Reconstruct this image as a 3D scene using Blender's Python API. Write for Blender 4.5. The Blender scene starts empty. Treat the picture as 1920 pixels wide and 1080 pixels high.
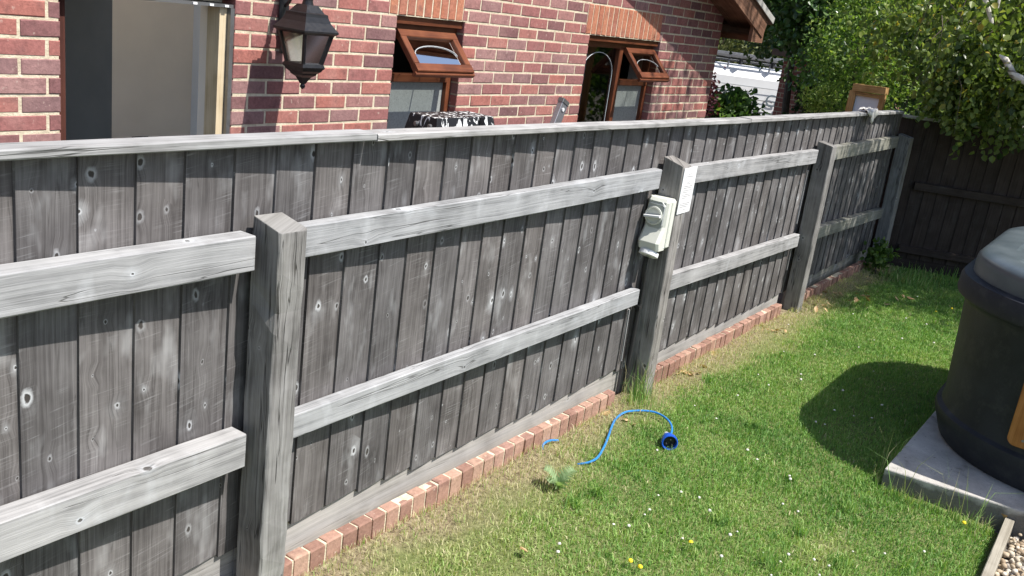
import bpy, bmesh, math, random
import numpy as np
from mathutils import Vector, Matrix
random.seed(7); RNG = np.random.default_rng(7)
scene = bpy.context.scene
COL = scene.collection

# ------------------------------------------------------------------ camera
cam_d = bpy.data.cameras.new('camera'); cam = bpy.data.objects.new('camera', cam_d); COL.objects.link(cam)
cam_d.sensor_width = 36.0; cam_d.lens = 32.75; cam_d.clip_start = 0.05; cam_d.clip_end = 500
RX = Vector((0.5758860, -0.8071404, 0.1299215)); DN = Vector((-0.1662338, -0.2712102, -0.9480566)); FW = Vector((0.8004509, 0.5243752, -0.2903602))
mw = Matrix.Identity(4)
for i in range(3):
    mw[i][0] = RX[i]; mw[i][1] = -DN[i]; mw[i][2] = -FW[i]
mw[0][3], mw[1][3], mw[2][3] = 0, 0, 1.8
cam.matrix_world = mw
scene.camera = cam
# ------------------------------------------------------------------ light
LIGHT = Vector((-0.22, 1.0, -1.66)).normalized()       # the way sunlight travels
to_sun = -LIGHT
sun_el = math.asin(to_sun.z)
sun_az = math.atan2(to_sun.x, to_sun.y)                 # clockwise from +Y
world = bpy.data.worlds.new('World'); scene.world = world; world.use_nodes = True
wn = world.node_tree.nodes; wl = world.node_tree.links
bg = wn['Background']; sky = wn.new('ShaderNodeTexSky'); sky.sky_type = 'NISHITA'; sky.sun_disc = False
sky.sun_elevation = sun_el; sky.sun_rotation = sun_az; sky.air_density = 1.0; sky.dust_density = 1.5
wl.new(sky.outputs[0], bg.inputs[0]); bg.inputs[1].default_value = 0.115
sd = bpy.data.lights.new('sun', 'SUN'); sd.energy = 5.0; sd.angle = math.radians(0.53); sd.color = (1.0, 0.955, 0.89)
so = bpy.data.objects.new('sun', sd); COL.objects.link(so); so.rotation_euler = LIGHT.to_track_quat('-Z', 'Y').to_euler(); so.location = (0, 0, 12)
scene.view_settings.view_transform = 'Standard'; scene.view_settings.look = 'None'; scene.view_settings.gamma = 1
scene.view_settings.exposure = 0.55

# ------------------------------------------------------------------ node helpers
class NT:
    def __init__(s, name):
        s.m = bpy.data.materials.new(name); s.m.use_nodes = True
        s.t = s.m.node_tree; s.b = s.t.nodes['Principled BSDF']; s.out = s.t.nodes['Material Output']
    def n(s, typ, **kw):
        nd = s.t.nodes.new('ShaderNode' + typ)
        for k, v in kw.items():
            if k[0] == 'i' and k[1:].isdigit(): s.set(nd.inputs[int(k[1:])], v)
            else: setattr(nd, k, v)
        return nd
    def set(s, sock, v):
        if hasattr(v, 'is_linked') or hasattr(v, 'links'): s.t.links.new(v, sock)
        else:
            try: sock.default_value = v
            except Exception: sock.default_value = tuple(v) + (1,)
    def math(s, op, a, b=None, c=None, clamp=False):
        nd = s.n('Math', operation=op); nd.use_clamp = clamp
        s.set(nd.inputs[0], a)
        if b is not None: s.set(nd.inputs[1], b)
        if c is not None: s.set(nd.inputs[2], c)
        return nd.outputs[0]
    def mapr(s, v, a, b, c=0.0, d=1.0):
        nd = s.n('MapRange'); nd.clamp = True
        for i, x in enumerate((v, a, b, c, d)): s.set(nd.inputs[i], x)
        return nd.outputs[0]
    def noise(s, vec, scale, detail=3, rough=.55, dist=0.0):
        nd = s.n('TexNoise'); s.set(nd.inputs['Vector'], vec)
        nd.inputs['Scale'].default_value = scale; nd.inputs['Detail'].default_value = detail
        nd.inputs['Roughness'].default_value = rough; nd.inputs['Distortion'].default_value = dist
        return nd.outputs['Fac']
    def mix(s, f, a, b, blend='MIX'):
        nd = s.n('Mix', data_type='RGBA', blend_type=blend)
        s.set(nd.inputs[0], f); s.set(nd.inputs[6], a if not isinstance(a, tuple) else (*a, 1)[:4]); s.set(nd.inputs[7], b if not isinstance(b, tuple) else (*b, 1)[:4])
        return nd.outputs[2]
    def ramp(s, f, stops):
        nd = s.n('ValToRGB'); s.set(nd.inputs[0], f); cr = nd.color_ramp
        while len(cr.elements) < len(stops): cr.elements.new(.5)
        for e, (p, c) in zip(cr.elements, stops): e.position = p; e.color = (*c, 1)
        return nd.outputs[0]
    def vec(s, x, y, z=0.0):
        nd = s.n('CombineXYZ'); s.set(nd.inputs[0], x); s.set(nd.inputs[1], y); s.set(nd.inputs[2], z); return nd.outputs[0]
    def sep(s, v):
        nd = s.n('SeparateXYZ'); s.set(nd.inputs[0], v); return nd.outputs
    def coord(s, k='Object'):
        return s.n('TexCoord').outputs[k]
    def attr(s, name):
        nd = s.n('Attribute'); nd.attribute_name = name; return nd.outputs
    def bump(s, h, strength=.5, dist=.002):
        nd = s.n('Bump'); s.set(nd.inputs['Height'], h); nd.inputs['Strength'].default_value = strength; nd.inputs['Distance'].default_value = dist
        s.t.links.new(nd.outputs[0], s.b.inputs['Normal'])
    def fin(s, color=None, rough=.7, metal=0.0, spec=.4):
        if color is not None: s.set(s.b.inputs['Base Color'], color if not isinstance(color, tuple) else (*color, 1)[:4])
        s.set(s.b.inputs['Roughness'], rough); s.b.inputs['Metallic'].default_value = metal
        s.b.inputs['Specular IOR Level'].default_value = spec
        return s.m

def wood(name, dark, mid, light, knot=1.0, saw=0.0, kscale=8.0, white=(.62, .64, .66), kfrac=.35, crack=.5, bstr=.6, green=0.0):
    """weathered timber: UV.x runs along the grain in metres, UV.y across it; 'rnd' is one number per plank"""
    t = NT(name)
    uv = t.sep(t.coord('UV')); u, v = uv[0], uv[1]
    rnd = t.attr('rnd')[2]
    uvv = t.vec(u, v, t.math('MULTIPLY', rnd, 37.0))
    vo = t.n('TexVoronoi', voronoi_dimensions='3D'); t.set(vo.inputs['Vector'], t.vec(u, v, t.math('MULTIPLY', rnd, 3.0))); vo.inputs['Scale'].default_value = kscale
    vd = t.n('TexVoronoi', voronoi_dimensions='2D'); 
    wob = t.noise(uvv, 60, 2)
    pos = t.vec(t.math('ADD', t.math('MULTIPLY', u, t.mapr(rnd, 0, 1, .55, 1.0)), t.math('MULTIPLY', rnd, 91.0)), t.math('ADD', v, t.math('MULTIPLY', rnd, 17.0)))
    t.set(vd.inputs['Vector'], pos); vd.inputs['Scale'].default_value = kscale
    d0 = vd.outputs['Distance']; cc = t.sep(vd.outputs['Color'])
    has = t.mapr(cc[0], 1 - kfrac, 1 - kfrac + .01)
    size = t.mapr(t.math('POWER', cc[1], 2.2), 0, 1, .42, 1.7)
    d = t.math('DIVIDE', t.math('ADD', d0, t.math('MULTIPLY', t.math('SUBTRACT', wob, .5), .11)), size)
    core = t.math('MULTIPLY', t.mapr(d, .045, .03), has)
    ring = t.math('MULTIPLY', t.math('MULTIPLY', t.mapr(d, .035, .055), t.mapr(d, .11, .055)), t.math('MULTIPLY', has, t.mapr(cc[2], .0, 1, .25, 1)))
    halo = t.math('MULTIPLY', t.math('MULTIPLY', t.mapr(t.math('ADD', d, t.math('MULTIPLY', t.math('SUBTRACT', t.noise(uvv, 25, 3), .5), .30)), .34, .04), t.mapr(d, .03, .05)), has)
    swirl = t.math('MULTIPLY', t.math('MULTIPLY', t.mapr(d0, .30, 0), has), .012)
    low = t.noise(t.vec(t.math('MULTIPLY', u, 1.1), t.math('MULTIPLY', v, 7), t.math('MULTIPLY', rnd, 50)), 1.0, 2)
    vv = t.math('ADD', t.math('ADD', v, swirl), t.math('MULTIPLY', low, .035))
    g1 = t.noise(t.vec(t.math('MULTIPLY', u, 2.0), t.math('MULTIPLY', vv, 95), t.math('MULTIPLY', rnd, 11)), 1.0, 4, .6)
    g2 = t.noise(t.vec(t.math('MULTIPLY', u, 9.0), t.math('MULTIPLY', vv, 420), t.math('MULTIPLY', rnd, 23)), 1.0, 3, .6)
    blot = t.noise(uvv, 6.0, 3)
    g = t.math('ADD', t.math('ADD', t.math('MULTIPLY', g1, .55), t.math('MULTIPLY', g2, .35)), t.math('MULTIPLY', t.math('SUBTRACT', blot, .5), .55))
    col = t.ramp(g, [(.28, dark), (.46, mid), (.70, light)])
    # long drying cracks
    cr = t.noise(t.vec(t.math('MULTIPLY', u, 1.3), t.math('MULTIPLY', vv, 33), t.math('MULTIPLY', rnd, 71)), 1.0, 2)
    crk = t.math('MULTIPLY', t.mapr(t.math('ABSOLUTE', t.math('SUBTRACT', cr, .63)), .012, .0), crack)
    col = t.mix(t.math('MULTIPLY', crk, .8), col, (.02, .018, .016))
    # pale bleached patches
    bl = t.mapr(t.noise(t.vec(t.math('MULTIPLY', u, 5), t.math('MULTIPLY', v, 12), t.math('MULTIPLY', rnd, 5)), 1.0, 3), .58, .8)
    col = t.mix(t.math('MULTIPLY', bl, .35), col, white)
    h_saw = 0.0
    if saw > 0:
        tl = t.math('MULTIPLY', v, t.mapr(rnd, 0, 1, -.16, .06)); us = t.math('ADD', u, tl)
        n1_ = t.noise(t.vec(t.math('MULTIPLY', us, 190), t.math('MULTIPLY', v, 4), t.math('MULTIPLY', rnd, 9)), 1.0, 2, .5)
        n2_ = t.noise(t.vec(t.math('MULTIPLY', us, 430), t.math('MULTIPLY', v, 8), t.math('MULTIPLY', rnd, 9)), 1.0, 1, .5)
        msk = t.mapr(t.noise(t.vec(t.math('MULTIPLY', u, 5), t.math('MULTIPLY', v, 14), rnd), 1.0, 3), .42, .66)
        sw = t.math('MULTIPLY', t.math('MULTIPLY', t.math('ADD', t.mapr(n1_, .60, .72), t.mapr(n2_, .60, .75, 0, .5)), msk), saw, clamp=True)
        col = t.mix(sw, col, white)
        h_saw = t.math('MULTIPLY', sw, .5)
    br = t.mapr(rnd, 0, 1, .86, 1.12)
    col = t.mix(1.0, col, t.vec(br, br, br), 'MULTIPLY')
    warm = t.mapr(t.math('FRACT', t.math('MULTIPLY', rnd, 7.31)), 0, 1, 0, .35)
    col = t.mix(warm, col, t.mix(1.0, col, (1.10, 1.0, .90), 'MULTIPLY'))
    if 'rail' in name:
        sm = t.mapr(t.noise(t.vec(t.math('MULTIPLY', u, 11), t.math('MULTIPLY', v, 6), t.math('MULTIPLY', rnd, 3)), 1.0, 3, .6), .56, .72)
        col = t.mix(t.math('MULTIPLY', sm, .28), col, (.60, .62, .65))
    if green > 0:
        gm = t.math('MULTIPLY', t.mapr(t.noise(uvv, 3.0, 4), .5, .72), green)
        col = t.mix(gm, col, (.16, .17, .08))
    col = t.mix(t.math('MULTIPLY', halo, t.math('MULTIPLY', t.math('MULTIPLY', t.mapr(blot, .40, .60), t.mapr(cc[2], .3, 1)), .50 * knot)), col, white)
    col = t.mix(t.math('MULTIPLY', ring, .75 * knot), col, white)
    col = t.mix(t.math('MULTIPLY', core, .85 * knot), col, (.045, .04, .036))
    h = t.math('SUBTRACT', t.math('ADD', t.math('ADD', g1, t.math('MULTIPLY', g2, .4)), h_saw), t.math('ADD', crk, t.math('MULTIPLY', core, 1.2)))
    t.bump(h, bstr, .0016)
    return t.fin(col, .82, spec=.25)

M = {}
M['board'] = wood('weathered board', (.060, .056, .056), (.124, .118, .119), (.215, .208, .210), 1.0, .20, 10.5, kfrac=.60)
M['rail'] = wood('silvered rail', (.17, .174, .18), (.305, .311, .321), (.42, .428, .44), .9, .0, 6.5, (.60, .63, .67), .3, .8, .8)
M['cap'] = wood('silvered cap', (.17, .17, .168), (.31, .312, .312), (.43, .434, .437), .8, .0, 5.0, (.60, .63, .66), .25, .9, .9)
M['post'] = wood('cracked post', (.10, .096, .092), (.215, .21, .205), (.34, .336, .332), .8, .0, 8.0, (.5, .5, .5), .5, 1.1, 1.3, .08)
M['gravelboard'] = wood('pale kickboard', (.22, .215, .205), (.33, .325, .315), (.44, .43, .42), .4, .0, 5.0, (.55, .56, .57), .2, .5, .4, .08)
M['mossrail'] = wood('mossy rail', (.15, .15, .13), (.24, .24, .215), (.34, .34, .31), .4, .0, 6.5, (.5, .52, .48), .2, .4, .5, .22)
M['edging'] = wood('edging timber', (.22, .20, .16), (.32, .30, .25), (.42, .39, .33), .3, .0, 6, (.5, .5, .48), .2, .4, .5, .2)
M['darkfence'] = wood('shade darkened brown fence board', (.024, .017, .014), (.042, .031, .027), (.068, .053, .047), .4, .2, 9, (.10, .095, .09), .3, .5, .5)  # brown stain, darkened further so the colour carries the deep tree shade
M['newwood'] = wood('orange timber', (.24, .13, .045), (.42, .25, .10), (.58, .39, .19), .4, .0, 6, (.5, .36, .18), .25, .6, .5)
M['studwood'] = wood('pale stud', (.42, .33, .20), (.58, .48, .32), (.70, .60, .43), .3, .0, 6, (.7, .62, .48), .15, .2, .3)
M['framewood'] = wood('varnished frame', (.075, .026, .014), (.135, .045, .022), (.20, .075, .036), .1, .0, 5, (.3, .12, .06), .1, .2, .3)
M['framewood'].node_tree.nodes['Principled BSDF'].inputs['Roughness'].default_value = .4
M['jambwood'] = wood('dark red jamb', (.05, .018, .014), (.085, .03, .022), (.12, .045, .03), .1, .0, 5, (.2, .08, .06), .1, .2, .3)
M['barge'] = wood('barge board', (.10, .05, .03), (.19, .10, .065), (.30, .17, .11), .2, .0, 5, (.4, .28, .2), .1, .5, .5)
M['panelwood'] = wood('tub timber panel', (.22, .085, .022), (.34, .15, .042), (.44, .21, .07), .15, .0, 4, (.5, .28, .1), .1, .1, .2)
M['panelwood'].node_tree.nodes['Principled BSDF'].inputs['Roughness'].default_value = .45

def brickmat(name, stops, eff=.5):
    t = NT(name); ob = t.coord('Object'); rnd = t.attr('rnd')[2]
    base = t.ramp(rnd, stops)
    n1 = t.noise(ob, 14, 4, .6); n2 = t.noise(ob, 70, 4, .65); n3 = t.noise(ob, 5.0, 3)
    col = t.mix(t.mapr(n1, .52, .72, 0, .55), base, (.13, .065, .062))
    col = t.mix(t.mapr(n3, .5, .72, 0, .4 * eff), col, (.50, .32, .28))
    k = t.mapr(n2, .3, .7, .80, 1.18); col = t.mix(1.0, col, t.vec(k, k, k), 'MULTIPLY')
    sp = t.mapr(t.noise(ob, 42, 2), .69, .74, 0, .7 * eff); col = t.mix(sp, col, (.62, .52, .44))
    t.bump(t.math('ADD', n2, t.math('MULTIPLY', n1, 1.5)), .7, .003)
    return t.fin(col, .9, spec=.2)
M['brick'] = brickmat('red facing brick', [(0, (.17, .095, .098)), (.2, (.27, .12, .115)), (.45, (.32, .135, .125)), (.65, (.37, .145, .118)), (.82, (.33, .185, .175)), (1, (.22, .13, .13))])
M['soldier'] = brickmat('orange soldier brick', [(0, (.34, .13, .085)), (.5, (.42, .165, .10)), (1, (.46, .20, .12))], .5)
M['edgebrick'] = brickmat('edging brick', [(0, (.25, .145, .112)), (.5, (.34, .195, .15)), (1, (.41, .265, .20))], 1.0)

t = NT('cream mortar'); ob = t.coord()
c = t.ramp(t.noise(ob, 30, 4), [(.3, (.50, .43, .31)), (.7, (.72, .64, .49))]); t.bump(t.noise(ob, 120, 3), .8, .004); M['mortar'] = t.fin(c, .95, spec=.1)

def plain(name, col, rough=.6, var=.15, sc=12, metal=0.0, spec=.4, bstr=.0, bsc=80):
    t = NT(name); ob = t.coord()
    k = t.mapr(t.noise(ob, sc, 4), .25, .75, 1 - var, 1 + var)
    c = t.mix(1.0, col, t.vec(k, k, k), 'MULTIPLY')
    if bstr: t.bump(t.noise(ob, bsc, 3), bstr, .002)
    r = t.mapr(t.noise(ob, sc * 2.3, 3), .3, .7, max(rough - .08, 0), min(rough + .08, 1))
    return t.fin(c, r, metal, spec)
M['plaster'] = plain('plasterboard', (.86, .80, .71), .9, .06, 3)
M['plasterblue'] = plain('blue grey plaster', (.80, .83, .86), .9, .05, 3)
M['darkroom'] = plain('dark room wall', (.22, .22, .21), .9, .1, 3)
M['concrete'] = plain('room floor concrete', (.72, .70, .66), .9, .2, 3)
M['black'] = plain('black painted metal', (.012, .012, .014), .38, .3, 30, 0.0, .5, .3, 60)
M['blackhole'] = plain('socket hole black', (.01, .01, .01), .8)
M['steel'] = plain('grey steel', (.22, .22, .22), .45, .2, 10, .7)
M['alu'] = plain('brushed aluminium', (.38, .38, .40), .42, .12, 8, .75)
M['lead'] = plain('roof lead grey', (.42, .41, .38), .7, .3, 8)
M['tile'] = plain('roof tile', (.16, .10, .075), .8, .3, 12, bstr=.5)
M['isolator'] = plain('cream grey plastic', (.66, .67, .60), .42, .05, 8)
M['isolatordark'] = plain('grey plastic plate', (.40, .42, .39), .4, .05, 8)
M['white'] = plain('white plastic', (.80, .81, .82), .35, .04, 5)
M['blue'] = plain('blue plastic', (.010, .085, .52), .3, .1, 20)
M['cable'] = plain('blue cable', (.03, .22, .60), .38, .15, 30)
M['rag'] = plain('grubby white cloth', (.66, .64, .60), .95, .2, 30, bstr=.6)
M['petal'] = plain('white petals', (.66, .64, .58), .8, .2)
M['yellow'] = plain('yellow petals', (.80, .62, .02), .7, .1)
M['rubber'] = plain('black rubber', (.02, .02, .02), .8)
M['winered'] = plain('red lettering', (.45, .06, .06), .5)
M['slate'] = plain('grey lettering', (.16, .20, .23), .5)
M['bark'] = plain('brown bark', (.09, .07, .055), .9, .35, 18, bstr=.9, bsc=30)
# birch bark
t = NT('birch bark'); ob = t.coord(); s = t.sep(ob)
st = t.mapr(t.noise(t.vec(t.math('MULTIPLY', s[0], 4), t.math('MULTIPLY', s[1], 4), t.math('MULTIPLY', s[2], 30)), 1, 3), .56, .64)
c = t.mix(t.math('MULTIPLY', st, .85), (.62, .58, .53), (.10, .08, .07)); M['birchbark'] = t.fin(c, .8)
# tub plastics
t = NT('charcoal moulded plastic'); ob = t.coord()
c = t.mix(t.mapr(t.noise(ob, 4, 4), .35, .7), (.018, .020, .026), (.034, .037, .046)); c = t.mix(t.mapr(t.noise(ob, 9, 6, .7), .50, .75, 0, .5), c, (.085, .085, .082)); t.bump(t.noise(ob, 260, 2), .35, .002); M['tub'] = t.fin(c, .55, spec=.25)
t = NT('grey tub lid plastic'); ob = t.coord()
c = t.mix(t.mapr(t.noise(ob, 5, 4), .35, .7), (.055, .070, .080), (.10, .12, .132)); t.bump(t.noise(ob, 200, 2), .25, .002); M['tublid'] = t.fin(c, .33, spec=.6)
# slab
t = NT('concrete slab'); ob = t.coord()
n = t.noise(ob, 5, 5, .65); c = t.ramp(n, [(.3, (.30, .29, .27)), (.55, (.47, .45, .42)), (.75, (.58, .56, .52))])
sp = t.mapr(t.noise(ob, 60, 3), .64, .70); c = t.mix(t.math('MULTIPLY', sp, .6), c, (.13, .12, .10))
sz = t.sep(ob); gr = t.mapr(t.math('ADD', sz[2], t.math('MULTIPLY', t.math('SUBTRACT', n, .5), .10)), .092, .070)
c = t.mix(t.math('MULTIPLY', gr, .8), c, (.10, .092, .078))
t.bump(t.math('ADD', n, t.noise(ob, 90, 3)), .7, .004); M['slab'] = t.fin(c, .92, spec=.2)
# soil / lawn base
t = NT('lawn soil'); ob = t.coord(); s = t.sep(ob)
n = t.noise(ob, 9, 5, .7); n2 = t.noise(ob, 60, 4, .7)
dry = t.ramp(n2, [(.3, (.10, .075, .05)), (.55, (.27, .22, .14)), (.75, (.44, .38, .26))])
grn = t.ramp(n2, [(.3, (.09, .11, .035)), (.7, (.22, .25, .10))])
edge = t.math('ADD', s[1], t.math('MULTIPLY', t.math('SUBTRACT', t.noise(ob, 4, 3), .5), .35))
f = t.mapr(edge, 1.60, 1.76)
c = t.mix(f, grn, dry); t.bump(n2, 1.0, .012); M['lawnsoil'] = t.fin(c, .95, spec=.1)
t = NT('yard ground'); ob = t.coord()
c = t.ramp(t.noise(ob, 3, 5, .7), [(.3, (.09, .085, .075)), (.7, (.17, .155, .135))]); t.bump(t.noise(ob, 40, 3), .6, .01); M['ground'] = t.fin(c, .95, spec=.1)
t = NT('pebbles'); ob = t.coord()
rn = t.attr('rnd')[2]; c = t.ramp(rn, [(0, (.30, .22, .14)), (.4, (.50, .42, .31)), (.8, (.62, .56, .47)), (1, (.35, .33, .31))])
k = t.mapr(t.noise(ob, 60, 3), .3, .7, .85, 1.12); M['pebble'] = t.fin(t.mix(1.0, c, t.vec(k, k, k), 'MULTIPLY'), .8)
# paint splattered black
t = NT('paint splattered black'); ob = t.coord(); s = t.sep(ob)
n = t.noise(t.vec(t.math('MULTIPLY', s[0], 38), t.math('MULTIPLY', s[1], 38), t.math('MULTIPLY', s[2], 14)), 1, 3, .6, .6)
c = t.mix(t.mapr(t.math('ADD', n, t.mapr(s[0], -.25, -.14, -.07, 0)), .56, .58), (.014, .015, .018), (.74, .76, .76)); M['splat'] = t.fin(c, .5)
# glass
def glass(name, tint, rough=.03, alpha=.35):
    t = NT(name); tr = t.n('BsdfTransparent'); tr.inputs[0].default_value = (*tint, 1)
    gl = t.n('BsdfGlossy'); gl.inputs['Roughness'].default_value = rough; gl.inputs['Color'].default_value = (.9, .9, .9, 1)
    fr = t.n('Fresnel'); fr.inputs[0].default_value = 1.5
    mx = t.n('MixShader'); f = t.math('MULTIPLY', fr.outputs[0], 1.0)
    t.t.links.new(t.math('ADD', f, alpha * .15, clamp=True), mx.inputs[0]); t.t.links.new(tr.outputs[0], mx.inputs[1]); t.t.links.new(gl.outputs[0], mx.inputs[2])
    t.t.links.new(mx.outputs[0], t.out.inputs[0]); return t.m
M['glass'] = glass('window glass', (.55, .58, .56), .02, .5)
M['amber'] = glass('smoked amber glass', (.93, .80, .66), .12, .3)
M['frost'] = plain('grey frosted glass', (.33, .35, .34), .3, .12, 60, 0, .6, .4, 90)
M['lead_arc'] = plain('leaded glass strip', (.50, .53, .55), .4)

# ------------------------------------------------------------------ mesh builder
class MB:
    def __init__(s): s.v = []; s.f = []; s.uv = []; s.r = []; s.mi = []
    def face(s, idx, uvs, r=0.5, mi=0): s.f.append(idx); s.uv.append(uvs); s.r.append(r); s.mi.append(mi)
    def ring_sweep(s, rings, cl=True, caps=True, r=.5, mi=0, uoff=0.0, voff=0.0):
        base = len(s.v); n = len(rings[0])
        us = [0.0]
        for a, b in zip(rings, rings[1:]): us.append(us[-1] + (sum(b, Vector()) / n - sum(a, Vector()) / n).length)
        vs = [0.0]
        for j in range(n): vs.append(vs[-1] + (rings[0][(j + 1) % n] - rings[0][j]).length)
        for R_ in rings: s.v += [tuple(p) for p in R_]
        for i in range(len(rings) - 1):
            for j in range(n if cl else n - 1):
                k = (j + 1) % n
                s.face((base + i * n + j, base + i * n + k, base + (i + 1) * n + k, base + (i + 1) * n + j),
                       ((us[i] + uoff, vs[j] + voff), (us[i] + uoff, vs[j + 1] + voff), (us[i + 1] + uoff, vs[j + 1] + voff), (us[i + 1] + uoff, vs[j] + voff)), r, mi)
        if caps and n > 2:
            c0 = sum(rings[0], Vector()) / n
            for ri, rev in ((0, True), (len(rings) - 1, False)):
                idx = [base + ri * n + j for j in range(n)]; 
                e1 = (rings[0][1] - rings[0][0]).normalized(); nn = (rings[ri][1] - rings[ri][0]).cross(rings[ri][2] - rings[ri][1]); e2 = nn.cross(e1).normalized() if nn.length > 0 else Vector((0, 0, 1))
                uvs = [((p - c0).dot(e2) * .2 + uoff, (p - c0).dot(e1) * .3 + voff) for p in rings[ri]]
                if rev: idx = idx[::-1]; uvs = uvs[::-1]
                s.face(tuple(idx), tuple(uvs), r, mi)
    def plank(s, c0, c1, W, H, r=None, seg=1, jit=0.0, mi=0, bev=0.0, up=None):
        """beam from c0 to c1 (centres of its ends); W along the horizontal side direction, H along the other"""
        c0 = Vector(c0); c1 = Vector(c1); d = (c1 - c0).normalized()
        up = Vector(up) if up is not None else (Vector((0, 0, 1)) if abs(d.z) < .9 else Vector((0, -1, 0)))
        sd_ = d.cross(up).normalized(); up = sd_.cross(d).normalized()
        r = random.random() if r is None else r
        rings = []
        b = bev
        if b: prof = [(-W / 2 + b, -H / 2), (W / 2 - b, -H / 2), (W / 2, -H / 2 + b), (W / 2, H / 2 - b), (W / 2 - b, H / 2), (-W / 2 + b, H / 2), (-W / 2, H / 2 - b), (-W / 2, -H / 2 + b)]
        else: prof = [(-W / 2, -H / 2), (W / 2, -H / 2), (W / 2, H / 2), (-W / 2, H / 2)]
        bow = random.uniform(-1, 1) * jit
        for i in range(seg + 1):
            f = i / seg; c = c0.lerp(c1, f) + up * (math.sin(f * math.pi) * bow)
            rings.append([c + sd_ * (x + random.uniform(-jit, jit) * .3) + up * (y + random.uniform(-jit, jit) * .4) for x, y in prof])
        s.ring_sweep(rings, r=r, mi=mi, uoff=random.uniform(0, 50), voff=random.uniform(0, 50))
    def box(s, x0, x1, y0, y1, z0, z1, r=None, mi=0, bev=0.0):
        L = (x1 - x0, y1 - y0, z1 - z0); ax = L.index(max(L)); c = [(x0 + x1) / 2, (y0 + y1) / 2, (z0 + z1) / 2]
        a = list(c); b = list(c); a[ax] -= L[ax] / 2; b[ax] += L[ax] / 2
        if ax == 0: s.plank(a, b, L[1], L[2], r, mi=mi, bev=bev)
        elif ax == 1: s.plank(a, b, L[0], L[2], r, mi=mi, bev=bev)
        else: s.plank(a, b, L[0], L[1], r, mi=mi, bev=bev, up=(0, -1, 0))
    def tube(s, pts, rad, n=8, r=.5, mi=0, caps=True):
        pts = [Vector(p) for p in pts]; rads = rad if isinstance(rad, (list, tuple)) else [rad] * len(pts)
        rings = []; ref = None
        for i, p in enumerate(pts):
            d = (pts[min(i + 1, len(pts) - 1)] - pts[max(i - 1, 0)]).normalized()
            if ref is None: ref = d.orthogonal().normalized()
            ref = (ref - d * ref.dot(d)).normalized(); b = d.cross(ref)
            rings.append([p + (ref * math.cos(a) + b * math.sin(a)) * rads[i] for a in [2 * math.pi * k / n for k in range(n)]])
        s.ring_sweep(rings, caps=caps, r=r, mi=mi, uoff=random.uniform(0, 9))
    def loft(s, rings, r=.5, mi=0, caps=True): s.ring_sweep([[Vector(p) for p in R_] for R_ in rings], r=r, mi=mi, caps=caps)
    def quad(s, a, b, c, d, r=.5, mi=0):
        i = len(s.v); s.v += [tuple(a), tuple(b), tuple(c), tuple(d)]
        a, b, c, d = map(Vector, (a, b, c, d)); L = (b - a).length; H = (d - a).length
        s.face((i, i + 1, i + 2, i + 3), ((0, 0), (L, 0), (L, H), (0, H)), r, mi)
    def build(s, name, mat, parent=None, smooth=False, bevel=0.0, loc=None):
        me = bpy.data.meshes.new(name); me.from_pydata(s.v, [], s.f)
        uvl = me.uv_layers.new(name='UVMap'); flat = [c for f in s.uv for p in f for c in p]; uvl.data.foreach_set('uv', flat)
        at = me.attributes.new('rnd', 'FLOAT', 'FACE'); at.data.foreach_set('value', s.r)
        mats = mat if isinstance(mat, list) else [mat]
        for m_ in mats: me.materials.append(M[m_] if isinstance(m_, str) else m_)
        me.polygons.foreach_set('material_index', s.mi)
        bm = bmesh.new(); bm.from_mesh(me); bmesh.ops.recalc_face_normals(bm, faces=bm.faces); bm.to_mesh(me); bm.free()
        if smooth: me.polygons.foreach_set('use_smooth', [True] * len(me.polygons)); 
        o = bpy.data.objects.new(name, me); COL.objects.link(o)
        if parent is not None: 
            o.parent = parent; o.matrix_parent_inverse = Matrix.Translation(-Vector(parent.location)) if parent.type == 'EMPTY' or True else Matrix()
        if bevel:
            md = o.modifiers.new('bevel', 'BEVEL'); md.width = bevel; md.segments = 2; md.limit_method = 'ANGLE'; md.angle_limit = math.radians(40)
        if smooth:
            md = o.modifiers.new('es', 'EDGE_SPLIT'); md.split_angle = math.radians(38)
        return o

def tag(o, label=None, cat=None, group=None, kind=None):
    if label: o['label'] = label
    if cat: o['category'] = cat
    if group: o['group'] = group
    if kind: o['kind'] = kind
    return o
def thing(name, label, cat, loc=(0, 0, 0), group=None):
    o = bpy.data.objects.new(name, None); COL.objects.link(o); o.location = loc; o.empty_display_size = .1
    return tag(o, label, cat, group)
def struct(o, label=None): o['kind'] = 'structure'; 
# parts are written in world coordinates, their parent Empty sits at the thing's base
def V(*a): return Vector(a)

# ================================================================== ground
def gz(x, y):
    a = min(max((x - 10.0) / 5.0, 0), 1); a = a * a * (3 - 2 * a); return -0.02 - 1.0 * a
def ground():
    m = MB(); xs = [-60, -30, -12, -4, 0, 4, 8, 10, 11, 12, 13, 14, 15, 20, 30, 60, 120]; ys = [-80, -40, -15, -5, 0, 2, 4, 8, 15, 30, 60, 120]
    base = 0
    for y in ys:
        for x in xs: m.v.append((x, y, gz(x, y)))
    nx = len(xs)
    for j in range(len(ys) - 1):
        for i in range(nx - 1):
            a = j * nx + i; m.face((a, a + 1, a + nx + 1, a + nx), ((0, 0), (1, 0), (1, 1), (0, 1)))
    o = m.build('ground', 'ground', smooth=True); struct(o)
ground()
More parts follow.
